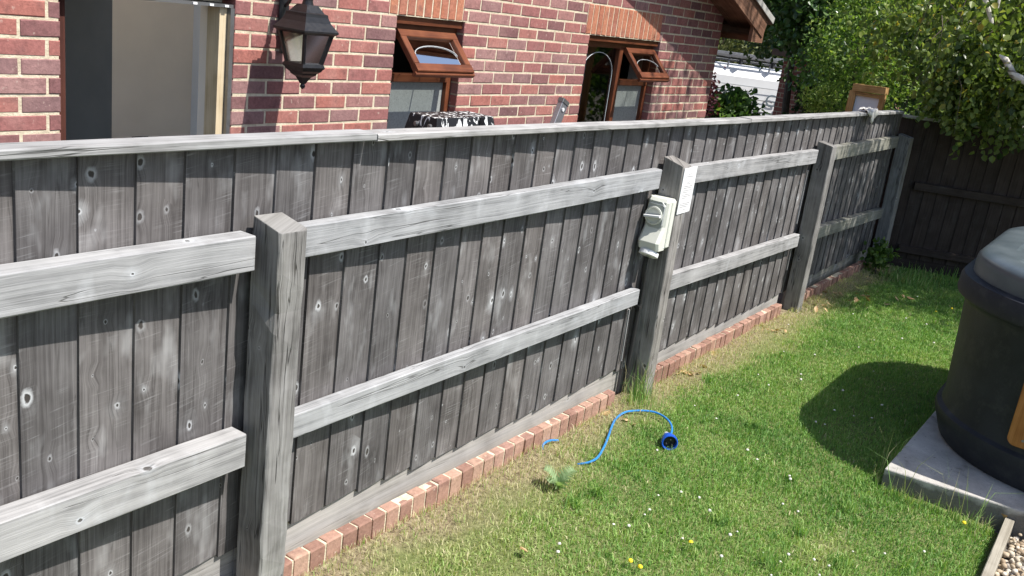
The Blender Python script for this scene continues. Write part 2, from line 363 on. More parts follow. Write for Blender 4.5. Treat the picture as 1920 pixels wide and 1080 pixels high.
# lawn soil sheet with gentle bumps
def hgt(x, y): return .006 * math.sin(x * 3.1 + y * 2) + .006 * math.sin(y * 5.3 - x * 1.7) + ((.022 + .010 * math.sin(x * 7) + .006 * math.sin(x * 17)) if y > 1.66 else 0) * min(1, max(0, (y - 1.66)) / .12)
PADX0, PADY1 = 4.03, .597
def lawn():
    m = MB(); nx, ny = 90, 40; x0, x1, y0, y1 = -1.5, 9.6, -3.0, 1.86
    for j in range(ny + 1):
        for i in range(nx + 1):
            x = x0 + (x1 - x0) * i / nx; y = y0 + (y1 - y0) * j / ny
            m.v.append((x, y, hgt(x, y) - (.05 if (x < 4.15 and y < .08) or (4.1 < x < 6.4 and y < .55) else 0)))
    for j in range(ny):
        for i in range(nx):
            a = j * (nx + 1) + i; m.face((a, a + 1, a + nx + 2, a + nx + 1), ((0, 0), (1, 0), (1, 1), (0, 1)))
    o = m.build('lawn', 'lawnsoil', smooth=True); struct(o)
lawn()

# ================================================================== grass blades
def sn(x, y, seed):
    r = np.random.default_rng(seed); out = np.zeros_like(x)
    for k in range(7):
        fx, fy = r.normal(0, 1, 2) * (1.2 + k * 1.1); out += np.sin(x * fx * 1.7 + y * fy * 1.7 + r.uniform(0, 6.28)) / (1 + .35 * k)
    return out / 3.2
def blades(name, P, H, W, colr, lean=.5, mat=None):
    n = len(P); yaw = RNG.uniform(0, 2 * math.pi, n); la = RNG.uniform(0, 2 * math.pi, n); ln = np.abs(RNG.normal(0, lean, n))
    dx, dy = np.cos(yaw), np.sin(yaw); lx, ly = np.cos(la) * ln, np.sin(la) * ln
    v = np.zeros((n, 5, 3), np.float32)
    v[:, 0] = P + np.stack([-dx * W, -dy * W, 0 * W], 1); v[:, 1] = P + np.stack([dx * W, dy * W, 0 * W], 1)
    mid = P + np.stack([lx * H * .35, ly * H * .35, H * .6], 1)
    v[:, 2] = mid + np.stack([dx * W * .8, dy * W * .8, 0 * W], 1); v[:, 3] = mid - np.stack([dx * W * .8, dy * W * .8, 0 * W], 1)
    v[:, 4] = P + np.stack([lx * H, ly * H, H * np.clip(1 - ln * .45, .25, 1)], 1)
    me = bpy.data.meshes.new(name); me.vertices.add(n * 5); me.vertices.foreach_set('co', v.reshape(-1))
    b = (np.arange(n) * 5)[:, None]
    lv = np.concatenate([b + np.array([[0, 1, 2, 3]]), b + np.array([[3, 2, 4]])], 1).reshape(-1).astype(np.int32)
    me.loops.add(n * 7); me.loops.foreach_set('vertex_index', lv)
    me.polygons.add(n * 2); ls = (np.arange(n) * 7)[:, None] + np.array([[0, 4]]); me.polygons.foreach_set('loop_start', ls.reshape(-1).astype(np.int32))
    me.update(calc_edges=True)
    at = me.attributes.new('rnd', 'FLOAT', 'FACE'); at.data.foreach_set('value', np.repeat(colr, 2).astype(np.float32))
    me.materials.append(mat); o = bpy.data.objects.new(name, me); COL.objects.link(o); return o

def leafmat(name, stops, trans=.4, rough=.5, vein=False, spec=.4):
    t = NT(name); rnd = t.attr('rnd')[2]; c = t.ramp(rnd, stops)
    t.set(t.b.inputs['Base Color'], c); t.b.inputs['Roughness'].default_value = rough; t.b.inputs['Specular IOR Level'].default_value = spec
    tr = t.n('BsdfTranslucent'); t.set(tr.inputs[0], t.mix(1.0, c, (1.25, 1.35, .6), 'MULTIPLY'))
    mx = t.n('MixShader'); mx.inputs[0].default_value = trans
    t.t.links.new(t.b.outputs[0], mx.inputs[1]); t.t.links.new(tr.outputs[0], mx.inputs[2]); t.t.links.new(mx.outputs[0], t.out.inputs[0]); return t.m
M['grass'] = leafmat('grass', [(0, (.095, .21, .052)), (.3, (.18, .345, .080)), (.55, (.28, .43, .115)), (.74, (.37, .47, .16)), (.87, (.50, .48, .26)), (1, (.64, .57, .37))], .3, .6)

def inpad(x, y): return (x > PADX0 - .01) & (y < PADY1) & (x < 6.6)
def grass():
    N = 330000
    # density falls with distance from the viewer
    x = 1.7 + (9.3 - 1.7) * RNG.random(N) ** 1.25; y = RNG.uniform(-.1, 1.84, N)
    x = np.concatenate([x, RNG.uniform(.3, 1.9, 50000)]); y = np.concatenate([y, RNG.uniform(.1, 1.84, 50000)]); N = len(x)
    keep = ~inpad(x, y) & ~((x < 4.1) & (y < .135))
    dry = sn(x, y, 3) ; edge = y + .16 * sn(x * 1.5, y * 1.5, 5) + .10 * np.clip((2.9 - x) / .8, 0, 1)
    near_br = np.clip((edge - 1.54) / .20, 0, 1)
    pd = np.where(near_br > 0, 1 - .96 * near_br, 1.0)
    fade = np.clip((3.3 - x) / 1.2, 0, 1) * np.clip((y - .75) / .5, 0, 1) + np.clip(1 - np.hypot((x - 3.35) / .28, (y - .62) / .13), 0, 1) * 1.1; pd *= 1 - .45 * fade
    bare = np.clip(sn(x * 1.3, y * 1.3, 21) - .75, 0, .5); pd *= 1 - bare * 1.2
    keep &= RNG.random(N) < pd
    x, y, dry, near_br, fade = x[keep], y[keep], dry[keep], near_br[keep], fade[keep]; n = len(x)
    z = .006 * np.sin(x * 3.1 + y * 2) + .006 * np.sin(y * 5.3 - x * 1.7)
    P = np.stack([x, y, z - .004], 1)
    tuft = sn(x * 5, y * 5, 11)
    H = RNG.uniform(.014, .034, n) * (1 + .45 * tuft) * (1 - .35 * near_br)
    W = RNG.uniform(.0009, .0019, n) * (1 + x * .09)
    hue = RNG.normal(.36, .15, n) + .17 * dry + .13 * sn(x * 3, y * 3, 9) + .08 * sn(x * 9, y * 9, 31) + .38 * near_br + .30 * fade
    strw = RNG.random(n) < (.025 + .3 * near_br + .22 * fade); hue = np.where(strw, RNG.uniform(.78, 1, n), np.clip(hue, 0, .8))
    # straw litter lying flat on the bare strip
    k = 17000; sx = RNG.uniform(1.7, 8.6, k); sy = 1.80 - np.abs(RNG.normal(0, .14, k)); sy = np.clip(sy, 1.2, 1.80)
    P = np.concatenate([P, np.stack([sx, sy, .004 + np.clip((sy - 1.66) / .12, 0, 1) * (.022 + .010 * np.sin(sx * 7) + .006 * np.sin(sx * 17))], 1)]); H = np.concatenate([H, RNG.uniform(.012, .034, k)]); W = np.concatenate([W, RNG.uniform(.0007, .0014, k)]); hue = np.concatenate([hue, RNG.choice([.6, .84, .87, .92, 1.0], k)])
    o = blades('lawn_grass', P, H, W, np.clip(hue, 0, 1), .55, M['grass']); tag(o, kind='stuff')
    tag(o, 'short patchy green lawn grass beside the fence', 'grass')
grass()
def px_tuft(px, py):
    r = RX * ((px - 960) / 1746.68) + DN * ((py - 540) / 1746.68) + FW; k = -1.8 / r.z; return (r.x * k, r.y * k)
def stalks(name, label, cat, pts, H, W, hue, lean, group=None):
    o = blades(name, np.array(pts, float), np.array(H), np.array(W), np.array(hue), lean, M['grass'])
    # re-centre so the object's origin is at its foot
    c = Vector(np.array(pts).mean(0)); o.data.transform(Matrix.Translation(-c)); o.location = c
    return tag(o, label, cat, group)
# tuft at second post
pts = [(3.92 + random.gauss(0, .055), 1.74 + random.gauss(0, .04), .0) for _ in range(300)]
stalks('grass_tuft', 'tall green and straw grass tuft growing at the foot of the isolator post', 'grass tuft', pts, [random.uniform(.06, .30) * (.5 if i % 3 else 1) for i in range(300)], [.0014] * 300, [random.choice([.15, .3, .35, .5, .85, .95]) for _ in pts], .30)
pts = [(random.uniform(3.1, 3.95), 1.70 + random.gauss(0, .04), .0) for _ in range(260)]
stalks('dry_grass_fringe', 'dry straw grass fringe along the brick edging beside the cable', 'grass tuft', pts, [random.uniform(.03, .10) for _ in pts], [.0014] * 260, [random.choice([.3, .5, .85, .9, 1]) for _ in pts], .6)
for lab, pp in (('long seeding grass fringe along the lawn side of the concrete slab', [(4.02 + .40 * q / 110 + random.gauss(0, .008), .61 + abs(random.gauss(0, .02)), .0) for q in range(110)]), ('long seeding grass fringe in front of the slab beside the edging board', [(4.0 - abs(random.gauss(0, .03)), random.uniform(.15, .62), .0) for _ in range(240)])):
    k_ = len(pp); stalks('long_grass_fringe', lab, 'grass tuft', pp, [random.uniform(.04, .10) if random.random() < .93 else random.uniform(.2, .33) for _ in pp], [.0014] * k_, [random.choice([.2, .35, .5, .6, .8, .9]) for _ in pp], .4)
for tx, ty in ((1700, 1072), (1440, 1058), (1500, 1000), (1350, 980), (1590, 960), (1250, 700), (1330, 720), (1080, 700 + 250), (1120, 930), (1410, 800), (1570, 1060), (1480, 900)):
    c_ = px_tuft(tx, ty); pp = [(c_[0] + random.gauss(0, .018), c_[1] + random.gauss(0, .018), 0) for _ in range(60)]
    stalks('grass_clump', 'coarser taller clump of grass standing out of the mown lawn', 'grass tuft', pp, [random.uniform(.035, .075) for _ in pp], [.0019] * 60, [random.choice([.15, .25, .4, .5, .65]) for _ in pp], .5, 'coarse grass clumps in the lawn')
pts = [(8.3 + random.uniform(-.4, .7), 1.45 + random.gauss(0, .12), .0) for _ in range(700)]
stalks('weedy_grass', 'uncut weedy grass along the foot of the shaded back fence', 'grass tuft', [(p[0] + .1, p[1] - abs(random.gauss(0, .35)) * (p[0] > 8.3), 0) for p in pts], [random.uniform(.03, .12) for _ in pts], [.003] * 700, [random.choice([.1, .2, .3, .5, .8]) for _ in pts], .5)

# daisies, clover heads, yellow flowers, leaves lying about
def px_ground(px, py, z=0.0):
    f = 1746.68; r = RX * ((px - 960) / f) + DN * ((py - 540) / f) + FW; k = (z - 1.8) / r.z; return V(0, 0, 1.8) + r * k
def dome(mb, c, R_, h, n=7, mi=0):
    rings = []
    for f in (0.0, .55, 1.0): rings.append([V(c[0] + math.cos(a) * R_ * math.cos(f * 1.3), c[1] + math.sin(a) * R_ * math.cos(f * 1.3), c[2] + h * math.sin(f * 1.3)) for a in [2 * math.pi * k / n for k in range(n)]])
    mb.loft(rings, mi=mi)
def flower(name, mat, R_, h):
    m = MB(); dome(m, (0, 0, h), R_, R_ * .8); m.tube([(0, 0, 0), (0, 0, h)], .0012, 4, mi=1, r=.3)
    return m.build(name, [mat, 'grass'])
base = flower('clover_flower', 'petal', .0062, .030); tag(base, 'small white clover head standing in the short lawn', 'flower', 'white clover heads in the lawn')
spots = [(1386, 743), (1400, 852), (1419, 868), (1466, 944), (1482, 898), (1484, 902), (1300, 763), (1277, 930), (1309, 935), (1326, 960), (1230, 850), (1150, 990), (1046, 1042), (1052, 1024), (1387, 994), (1478, 1040), (1468, 1050), (1450, 1075), (1352, 1045), (1432, 1032), (1368, 1005), (1233, 934), (1207, 968), (1217, 962), (1180, 990), (1280, 1010), (1500, 960), (1660, 1040), (1528, 1047), (1535, 1075), (1558, 1062), (1600, 1032), (1735, 1037), (1640, 700), (1565, 770), (1505, 703), (1580, 735), (1640, 640), (1700, 600), (1600, 590), (1480, 610), (1525, 668), (1528, 790), (1545, 795), (1635, 788), (1655, 765), (1600, 778), (1720, 560), (1750, 648), (1500, 712), (1440, 720), (1550, 640), (1470, 660), (1690, 640), (1610, 655), (1735, 610), (1420, 700), (1340, 790)]
for i, (a, b) in enumerate(spots):
    o = base if i == 0 else base.copy()
    if i: COL.objects.link(o)
    p = px_ground(a, b, .02); o.location = (p.x, p.y, hgt(p.x, p.y)); o.rotation_euler = (random.uniform(-.3, .3), random.uniform(-.3, .3), random.uniform(0, 6)); s_ = random.uniform(.6, 1.25); o.scale = (s_, s_, s_)
base = flower('dandelion', 'yellow', .0095, .035)
tag(base, 'small yellow flower open in the lawn', 'flower', 'yellow flowers in the lawn')
for i, (a, b) in enumerate([(1181, 1051), (1199, 1064), (1297, 1021), (1756, 586), (1783, 579), (1808, 981), (1873, 954)]):
    o = base if i == 0 else base.copy()
    if i: COL.objects.link(o)
    p = px_ground(a, b, .03); o.location = (p.x, p.y, 0); o.rotation_euler = (random.uniform(-.3, .3), random.uniform(-.3, .3), 0)
M['deadleaf'] = leafmat('dead leaf', [(0, (.25, .13, .05)), (.5, (.45, .30, .14)), (1, (.60, .46, .28))], .15, .7)
m = MB(); m.v += [(-.022, 0, .004), (-.008, -.012, 0), (.012, -.010, .006), (.026, 0, .010), (.012, .011, .008), (-.008, .012, .009)]
m.face((0, 1, 2, 3), ((0, 0),) * 4, .3); m.face((0, 3, 4, 5), ((0, 0),) * 4, .8)
base = m.build('fallen_leaf', 'deadleaf'); tag(base, 'curled dry brown leaf fallen beside the brick edging', 'leaf', 'dry leaves lying by the edging')
k = 0
for cx, cy, n, s_ in ((1350, 663, 4, 14), (1295, 696, 6, 16), (1450, 620, 9, 14), (1540, 575, 8, 16), (1595, 548, 8, 22), (1560, 552, 5, 18), (1625, 560, 6, 30), (1685, 558, 3, 22), (1280, 700, 4, 14), (1190, 790, 3, 20), (980, 1032, 1, 2), (1420, 560, 0, 1)):
    for _ in range(n):
        o = base if k == 0 else base.copy()
        if k: COL.objects.link(o)
        k += 1; p = px_ground(cx + random.gauss(0, s_), cy + random.gauss(0, s_ * .35), .02); o.location = (p.x, min(p.y, 1.78), .02); o.rotation_euler = (random.uniform(-.6, .6), random.uniform(-.6, .6), random.uniform(0, 6.3)); q = random.uniform(.7, 1.4); o.scale = (q, q, q)

# ================================================================== main fence
POSTS = [(1.58, 1.675, 0.0, 1.17, 1.19), (3.965, 4.058, .04, 1.19, 1.217), (6.262, 6.362, .06, 1.178, 1.195), (8.47, 8.60, .12, 1.15, 1.17)]
fence = thing('closeboard_fence', 'long weathered grey timber fence with capped vertical boards, two rails and square posts', 'fence', (5.0, 1.8, 0))
for i, (x0, x1, dx, zf, zb) in enumerate(POSTS):
    m = MB(); rings = []; n = 26; W = x1 - x0
    for k in range(n + 1):
        f = k / n; s_ = dx * (1 - f); j = .0022 if i < 1 else .001
        e = 0.0
        if i == 0 and .66 < f < .93: e = .012 * math.sin((f - .66) / .27 * math.pi) * (.5 + .5 * math.sin(f * 90))
        prof = [(x0, 1.76), (x0 + .006, 1.755 + .0), (x1 - .006, 1.755), (x1, 1.76), (x1, 1.86), (x0, 1.86)]
        R_ = []
        for q, (px_, py_) in enumerate(prof):
            zt = (zf if py_ < 1.8 else zb); z = -.3 + (zt + .3) * f
            ex = e if q in (0, 1) else 0
            R_.append(V(px_ + s_ + random.uniform(-j, j) + ex, py_ + random.uniform(-j, j) + ex * .8, z - (.004 if (f == 1 and q in (1, 2)) else 0)))
        rings.append(R_)
    m.ring_sweep(rings, r=[.70, .95, .6, .3][i], uoff=random.uniform(0, 40), voff=random.uniform(0, 40))
    m.build('post', 'post', fence, bevel=.003)
# knot stubs on first post
# rails: each (x0,z0)-(x1,z1) of the top front edge, height
RAILS = [(-.75, 1.146, 1.553, 1.149, .095, 1.815), (-.75, .60, 1.553, .587, .101, 1.812), (1.66, 1.148, 3.915, 1.163, .092, 1.835), (1.66, .578, 3.905, .583, .078, 1.835),
         (4.06, 1.158, 6.235, 1.142, .09, 1.835), (4.06, .603, 6.245, .563, .087, 1.835), (6.36, 1.148, 8.36, 1.155, .095, 1.825), (6.36, .575, 8.45, .525, .085, 1.825)]
for i, (x0, z0, x1, z1, h, yf) in enumerate(RAILS):
    m = MB(); yb = 1.878; m.plank((x0, (yf + yb) / 2, z0 - h / 2), (x1, (yf + yb) / 2, z1 - h / 2), yb - yf, h, seg=14, jit=.0025, r=[.6, .8, .55, .7, .5, .65, .2, .3][i], bev=.003)
    m.build('rail', 'mossrail' if i >= 6 else 'rail', fence)
CAPS = [(-.75, 1.374, 1.990, 1.371), (1.994, 1.368, 4.9, 1.349), (4.905, 1.351, 8.365, 1.343)]
for i, (x0, z0, x1, z1) in enumerate(CAPS):
    m = MB(); h = .0215; m.plank((x0, 1.869, z0 + h / 2 + .002), (x1, 1.869, z1 + h / 2 + .002), .073, h, seg=16, jit=.002, r=[.55, .75, .5][i], bev=.003)
    m.build('cap_rail', 'cap', fence)
# boards
bx = [-.14 - .141 * k for k in range(4)][::-1] + [0.0, .139, .278, .417, .556, .695, .835, .976, 1.114, 1.254, 1.386, 1.532, 1.668, 1.806, 1.951, 2.1, 2.232, 2.373, 2.512, 2.637, 2.767, 2.913]
x = 2.913
while x < 8.5:
    x += random.choice([.134, .138, .142, .146, .140]); bx.append(x)
groups = [(-9, 1.66), (1.66, 4.0), (4.0, 6.3), (6.3, 9)]
ZBX = [-1, 1.7, 2.1, 2.5, 4.5, 5.2, 6.2, 7, 9]; ZBZ = [.178, .176, .172, .152, .146, .124, .122, .15, .15]
def capz(x): 
    for a, za, b, zb in CAPS:
        if a - .01 <= x <= b + .02: return za + (zb - za) * (x - a) / (b - a)
    return 1.343
for ga, gb in groups:
    m = MB()
    for i in range(len(bx) - 1):
        if not (ga <= bx[i] < gb): continue
        x0 = bx[i] + random.uniform(-.001, .001); x1 = bx[i + 1] + .018
        if bx[i] > 8.62: continue
        x1 = min(x1, 8.74)
        zt = capz(x0) + .001; zb = np.interp(x0, ZBX, ZBZ) + random.choice([-.008, -.003, 0, .004]) + random.gauss(0, .002)
        ln = random.gauss(0, .0012); tw = random.uniform(-.002, .002); th = .010
        rr = random.random(); rings = []
        nseg = 8
        for k in range(nseg + 1):
            f = k / nseg; z = zb + (zt - zb) * f; dxk = ln * math.sin(f * 3); dyk = tw * (f - .5) + random.uniform(-.0004, .0004)
            slx = (random.uniform(-.004, .004) if k == 0 else 0)
            rings.append([V(x0 + dxk, 1.8795 + dyk, z), V((x0 + x1) / 2, 1.884 + dyk, z), V(x1 + dxk, 1.889 + dyk, z + slx), V(x1 + dxk, 1.893 + dyk, z + slx), V(x0 + dxk, 1.8795 + th + dyk + .002, z)])
        m.ring_sweep(rings, r=rr, uoff=random.uniform(0, 90), voff=random.uniform(0, 90))
    m.build('board_panel', 'board', fence)
for x0, x1, zt0, zt1 in ((-.75, 1.598, .215, .212), (1.60, 3.97, .212, .222), (4.00, 6.27, .222, .20), (6.44, 8.62, .16, .15)):
    m = MB(); m.plank((x0, 1.906, .05 + .075), (x1, 1.906, .05 + .075), .022, .26, seg=10, jit=.003, r=random.uniform(.5, .9), bev=.002)
    m.build('gravel_board', 'gravelboard' if x0 < 6.3 else 'mossrail', fence)
# pale strips added as slivers of sunlit board left of the posts
for (xa, za, xb, zb_) in ((6.215, 1.0, 6.235, .63), (6.235, .50, 6.245, .30), (3.905, .47, 3.915, .20)):
    m = MB(); m.plank((xb, 1.872, zb_), (xa, 1.872, za), .006, .008, r=.9); m.build('lit_strip', 'rail', fence)

# brick edging strips
def edging_strip(x0, x1, label, zt=.098, pitch=.0697, extra=None):
    root = thing('brick_edging', label, 'brick edging', ((x0 + x1) / 2, 1.85, 0), 'brick edging strips under the fence')
    m = MB(); k = int((x1 - x0) / pitch); mo = MB()
    for i in range(k):
        a = x0 + i * pitch + random.uniform(-.0015, .0015); y = 1.806 + random.uniform(-.003, .002); z = zt + random.uniform(-.003, .003)
        j = lambda: random.uniform(-.0012, .0012)
        x1_ = a + pitch - random.choice([.007, .009, .011])
        rings = [[V(a + j(), yy, -.06), V(x1_ + j(), yy, -.06), V(x1_ + j(), yy, z - bz + j()), V(x1_ - bb + j(), yy, z - b2 + j()), V(a + bb + j(), yy, z - b2 + j()), V(a + j(), yy, z - bz + j())] for yy, bz, bb, b2 in ((y, .009, .006, .005), (y + .005, .002, .003, .0), (y + .040, .002, .003, .0))]
        m.loft(rings, r=random.random())
    mo.plank((x0, 1.8285, .014), (x0 + k * pitch, 1.8285, .014), .0365, zt * 2 - .036, r=.5, seg=k, jit=.003)
    m.build('brick', 'edgebrick', root, bevel=.0015); root.children[-1]['label'] = 'row of red header bricks with cream joints'
    mo.build('mortar', 'mortar', root)
edging_strip(-.6, 1.57, 'brick edging under the fence left of the nearest post')
edging_strip(1.69, 3.80, 'clean red brick edging under the fence between the nearest post and the isolator post', .097)
edging_strip(4.09, 6.16, 'dusty pale topped brick edging between the isolator post and the third post', .097)
edging_strip(6.42, 8.3, 'mossy shaded brick edging nearest the dark fence corner', .088)

# ================================================================== back fence
bf0 = V(8.68, 1.80, 0); bdir = V(.42, -1.0, 0).normalized(); bn = V(-bdir.y, bdir.x, 0)
if bn.x > 0: bn = -bn      # toward the garden
bf = thing('back_fence', 'dark brown timber fence closing the garden in deep tree shade', 'fence', tuple(bf0))
m = MB(); d = -.22
while d < 6.0:
    w = .11; a = bf0 + bdir * d; b = bf0 + bdir * (d + w + .015); rr = random.random()
    zt = 1.30 + random.gauss(0, .003); rings = [[a + V(0, 0, z) + bn * .012, b + V(0, 0, z) + bn * .004, b + V(0, 0, z) - bn * .003, a + V(0, 0, z)] for z in (.09, .7, zt)]
    m.ring_sweep(rings, r=rr, uoff=random.uniform(0, 90), voff=random.uniform(0, 90)); d += w
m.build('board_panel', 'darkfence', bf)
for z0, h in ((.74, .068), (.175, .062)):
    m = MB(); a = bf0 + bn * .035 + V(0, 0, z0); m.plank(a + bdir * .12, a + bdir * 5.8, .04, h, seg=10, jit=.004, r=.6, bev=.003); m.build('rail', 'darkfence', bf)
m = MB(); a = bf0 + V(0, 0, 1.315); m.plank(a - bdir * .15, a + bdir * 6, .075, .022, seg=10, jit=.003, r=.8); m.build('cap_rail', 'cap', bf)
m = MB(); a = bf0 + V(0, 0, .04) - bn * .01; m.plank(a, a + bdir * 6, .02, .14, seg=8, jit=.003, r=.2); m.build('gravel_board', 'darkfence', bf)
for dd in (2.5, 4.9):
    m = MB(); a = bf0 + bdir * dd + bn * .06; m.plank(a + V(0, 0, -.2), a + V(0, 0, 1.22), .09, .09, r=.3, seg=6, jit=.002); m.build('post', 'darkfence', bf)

# ================================================================== house
HY = 3.72
house = thing('brick_house', 'red brick house with gable end, cream mortar and brown timber windows behind the fence', 'house', (4.0, HY, 0))
rake = lambda x: 2.27 - .335 * (x - 8.05)
OPEN = [(2.13, 2.99, -.35, 1.62), (4.12, 4.745, .45, 1.648), (6.27, 7.455, .45, 1.650)]
X0, X1 = .2, 8.69; ZT = 3.4
wall = MB(); mort = MB(); sold = MB()
P_ = .225; CH = .075
def brick(mb, x0, x1, z0, z1, y0=HY, dep=.10, mi=0, r=None):
    j = lambda s_=.0022: random.uniform(-s_, s_)
    r = random.random() if r is None else r; b = .0035; yo = y0 + random.uniform(-.0015, .002)
    zc0, zc1 = z0, z1
    f0 = [V(x0 + b + j(), yo, z0 + b + j()), V(x1 - b + j(), yo, z0 + b + j()), V(x1 - b + j(), yo, z1 - b + j()), V(x0 + b + j(), yo, z1 - b + j())]
    f1 = [V(x0, yo + b, z0), V(x1, yo + b, z0), V(x1, yo + b, z1), V(x0, yo + b, z1)]
    f2 = [p + V(0, dep, 0) for p in f1]
    mb.ring_sweep([f0, f1, f2], r=r, mi=mi)
rowz = -.30; row = 0
zref = 1.648
zrow0 = zref - 26 * CH
while True:
    z0 = zrow0 + row * CH
    if z0 > ZT: break
    zm = z0 + CH / 2
    iv = [(X0, X1)]
    for a, b, c_, d_ in OPEN:
        if c_ < zm < d_: iv = [q for (s_, e_) in iv for q in ((s_, min(a, e_)), (max(b, s_), e_)) if q[1] - q[0] > .01]
    for a, b in ((4.05, 4.72), (6.20, 7.43)):
        if 1.648 < zm < 1.873: iv = [q for (s_, e_) in iv for q in ((s_, min(a, e_)), (max(b, s_), e_)) if q[1] - q[0] > .01]
    off = (row % 2) * P_ / 2 + .05
    for s_, e_ in iv:
        x = math.floor((s_ - off) / P_) * P_ + off
        cuts = [s_]
        while x < e_:
            if s_ + .035 < x < e_ - .035: cuts.append(x)
            x += P_
        cuts.append(e_)
        for a, b in zip(cuts, cuts[1:]):
            if z0 > rake((a + b) / 2) + .15: continue
            pad0 = .0 if (a == s_ and s_ != X0) else .005; pad1 = .0 if b == e_ else .005
            brick(wall, a + pad0 * 1.15, b - pad1 * 1.15, z0 + .0058, z0 + CH - .0058)
        ztop = min(z0 + CH, ZT)
        if z0 < rake(s_) + .2:
            mort.box(s_ + .006, e_ - .006, HY + .0035, HY + .096, z0, z0 + CH, r=.5)
    row += 1
for a, b in ((4.05, 4.72), (6.20, 7.43)):
    n = round((b - a) / .075); w = (b - a) / n; sold = MB()
    for i in range(n):
        brick(sold, a + i * w + .005, a + (i + 1) * w - .005, 1.653, 1.868, HY - .001)
    mort.box(a, b, HY + .0035, HY + .096, 1.648, 1.873, r=.5); sold.build('soldier_course', 'soldier', house)
wall.build('wall', 'brick', house)
mort.build('mortar', 'mortar', house)
# blockwork behind facing bricks + side wall
m = MB()
def wallblock(x0, x1, z0, z1): m.box(x0, x1, HY + .10, HY + .26, z0, z1, r=.5)
xs = [X0] + [v for o_ in OPEN for v in (o_[0], o_[1])] + [X1 - .01]
for i in range(0, len(xs), 2): wallblock(xs[i], xs[i + 1], -.35, 3.3 if xs[i] < 5 else 2.3)
for a, b, c_, d_ in OPEN: wallblock(a, b, d_ + .002, 3.2 if a < 5 else 2.3); 
for a, b, c_, d_ in OPEN[1:]: wallblock(a, b, -.35, c_)
m.build('inner_wall', 'plaster', house)
t = NT('side brick'); ob = t.coord(); s = t.sep(ob); bt = t.n('TexBrick'); t.set(bt.inputs['Vector'], t.vec(s[1], s[2], 0))
bt.inputs['Scale'].default_value = 1; bt.inputs['Brick Width'].default_value = .225; bt.inputs['Row Height'].default_value = .075; bt.inputs['Mortar Size'].default_value = .006
bt.inputs['Color1'].default_value = (.33, .12, .09, 1); bt.inputs['Color2'].default_value = (.26, .10, .085, 1); bt.inputs['Mortar'].default_value = (.5, .42, .3, 1)
M['sidebrick'] = t.fin(bt.outputs[0], .9)
m = MB(); m.quad((X1 - .004, HY + .10, -1), (X1 - .004, 10, -1), (X1 - .004, 10, 2.3), (X1 - .004, HY + .10, 2.3)); m.quad((X1 - .25, 10, -1), (X0, 10, -1), (X0, 10, 3), (X1 - .25, 10, 3)); m.quad((X0, HY, -1), (X0, 10, -1), (X0, 10, .5), (X0, HY, .5))  # left wall kept low, opened to admit sky light to the room
m.build('side_wall', 'sidebrick', house)
# door lintel, jamb strips and stud
m = MB(); m.box(2.13, 2.99, HY + .012, HY + .20, 1.604, 1.619, r=.5); m.build('lintel', 'steel', house)
root_l = house.children[-1]
for x_ in (2.76, 2.85, 2.935):
    m = MB(); m.box(x_, x_ + .022, HY + .006, HY + .012, 1.606, 1.616, r=.5); m.build('lintel_lug', 'white', house)
m = MB(); m.box(2.131, 2.19, HY + .07, HY + .14, -.3, 1.603, r=.1); m.build('door_jamb', 'jambwood', house)
m = MB(); m.box(2.925, 2.966, HY + .03, HY + .12, -.3, 1.603, r=.6); m.build('door_stud', 'studwood', house)
m = MB(); m.box(2.967, 2.989, HY + .004, HY + .10, -.3, 1.603, r=.6); m.build('cavity_closer', 'steel', house)
# rooms behind the openings
m = MB(); yb = 5.05
m.quad((.3, yb, 1.85), (3.75, yb, 1.85), (3.75, yb, 3.6), (.3, yb, 3.6)); m.quad((3.20, yb, -.3), (3.75, yb, -.3), (3.75, yb, 1.85), (3.20, yb, 1.85)); m.build('partition_wall', 'plaster', house)  # upper sheet added out of view to bounce sun into the room
m = MB(); m.quad((3.745, yb, -.3), (3.745, HY + .26, -.3), (3.745, HY + .26, 3.6), (3.745, yb, 3.6)); m.build('partition_wall', 'plasterblue', house)  # also raised out of view for the bounced sun
m = MB(); m.quad((3.20, yb, -.3), (3.20, 7.4, -.3), (3.20, 7.4, 2.4), (3.20, yb, 2.4)); m.quad((X0, 7.4, -.3), (3.2, 7.4, -.3), (3.2, 7.4, 2.4), (X0, 7.4, 2.4)); m.quad((X0 + .3, HY + .26, -.3), (X0 + .3, 7.4, -.3), (X0 + .3, 7.4, .5), (X0 + .3, HY + .26, .5))
m.quad((3.8, 5.2, -.3), (8.5, 5.2, -.3), (8.5, 5.2, 2.4), (3.8, 5.2, 2.4)); m.quad((5.5, HY + .26, -.3), (5.5, 5.2, -.3), (5.5, 5.2, 2.4), (5.5, HY + .26, 2.4)); m.quad((8.5, HY + .26, -.3), (8.5, 5.2, -.3), (8.5, 5.2, 2.4), (8.5, HY + .26, 2.4))
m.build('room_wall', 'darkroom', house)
m = MB(); m.quad((X0, HY, -.3), (X1, HY, -.3), (X1, 9.9, -.3), (X0, 9.9, -.3)); m.build('room_floor', 'concrete', house)
m = MB(); m.quad((3.8, HY + .2, 2.3), (X1 - .1, HY + .2, 2.3), (X1 - .1, 9.9, 2.3), (3.8, 9.9, 2.3)); m.quad((X0, 5.3, 2.3), (3.79, 5.3, 2.3), (3.79, 9.9, 2.3), (X0, 9.9, 2.3)); m.build('ceiling', 'plaster', house)  # gap left over the front room so daylight falls in
m = MB(); m.box(3.33, 3.44, yb - .006, yb - .002, .665, .735, r=.5); m.build('socket_hole', 'blackhole', house)

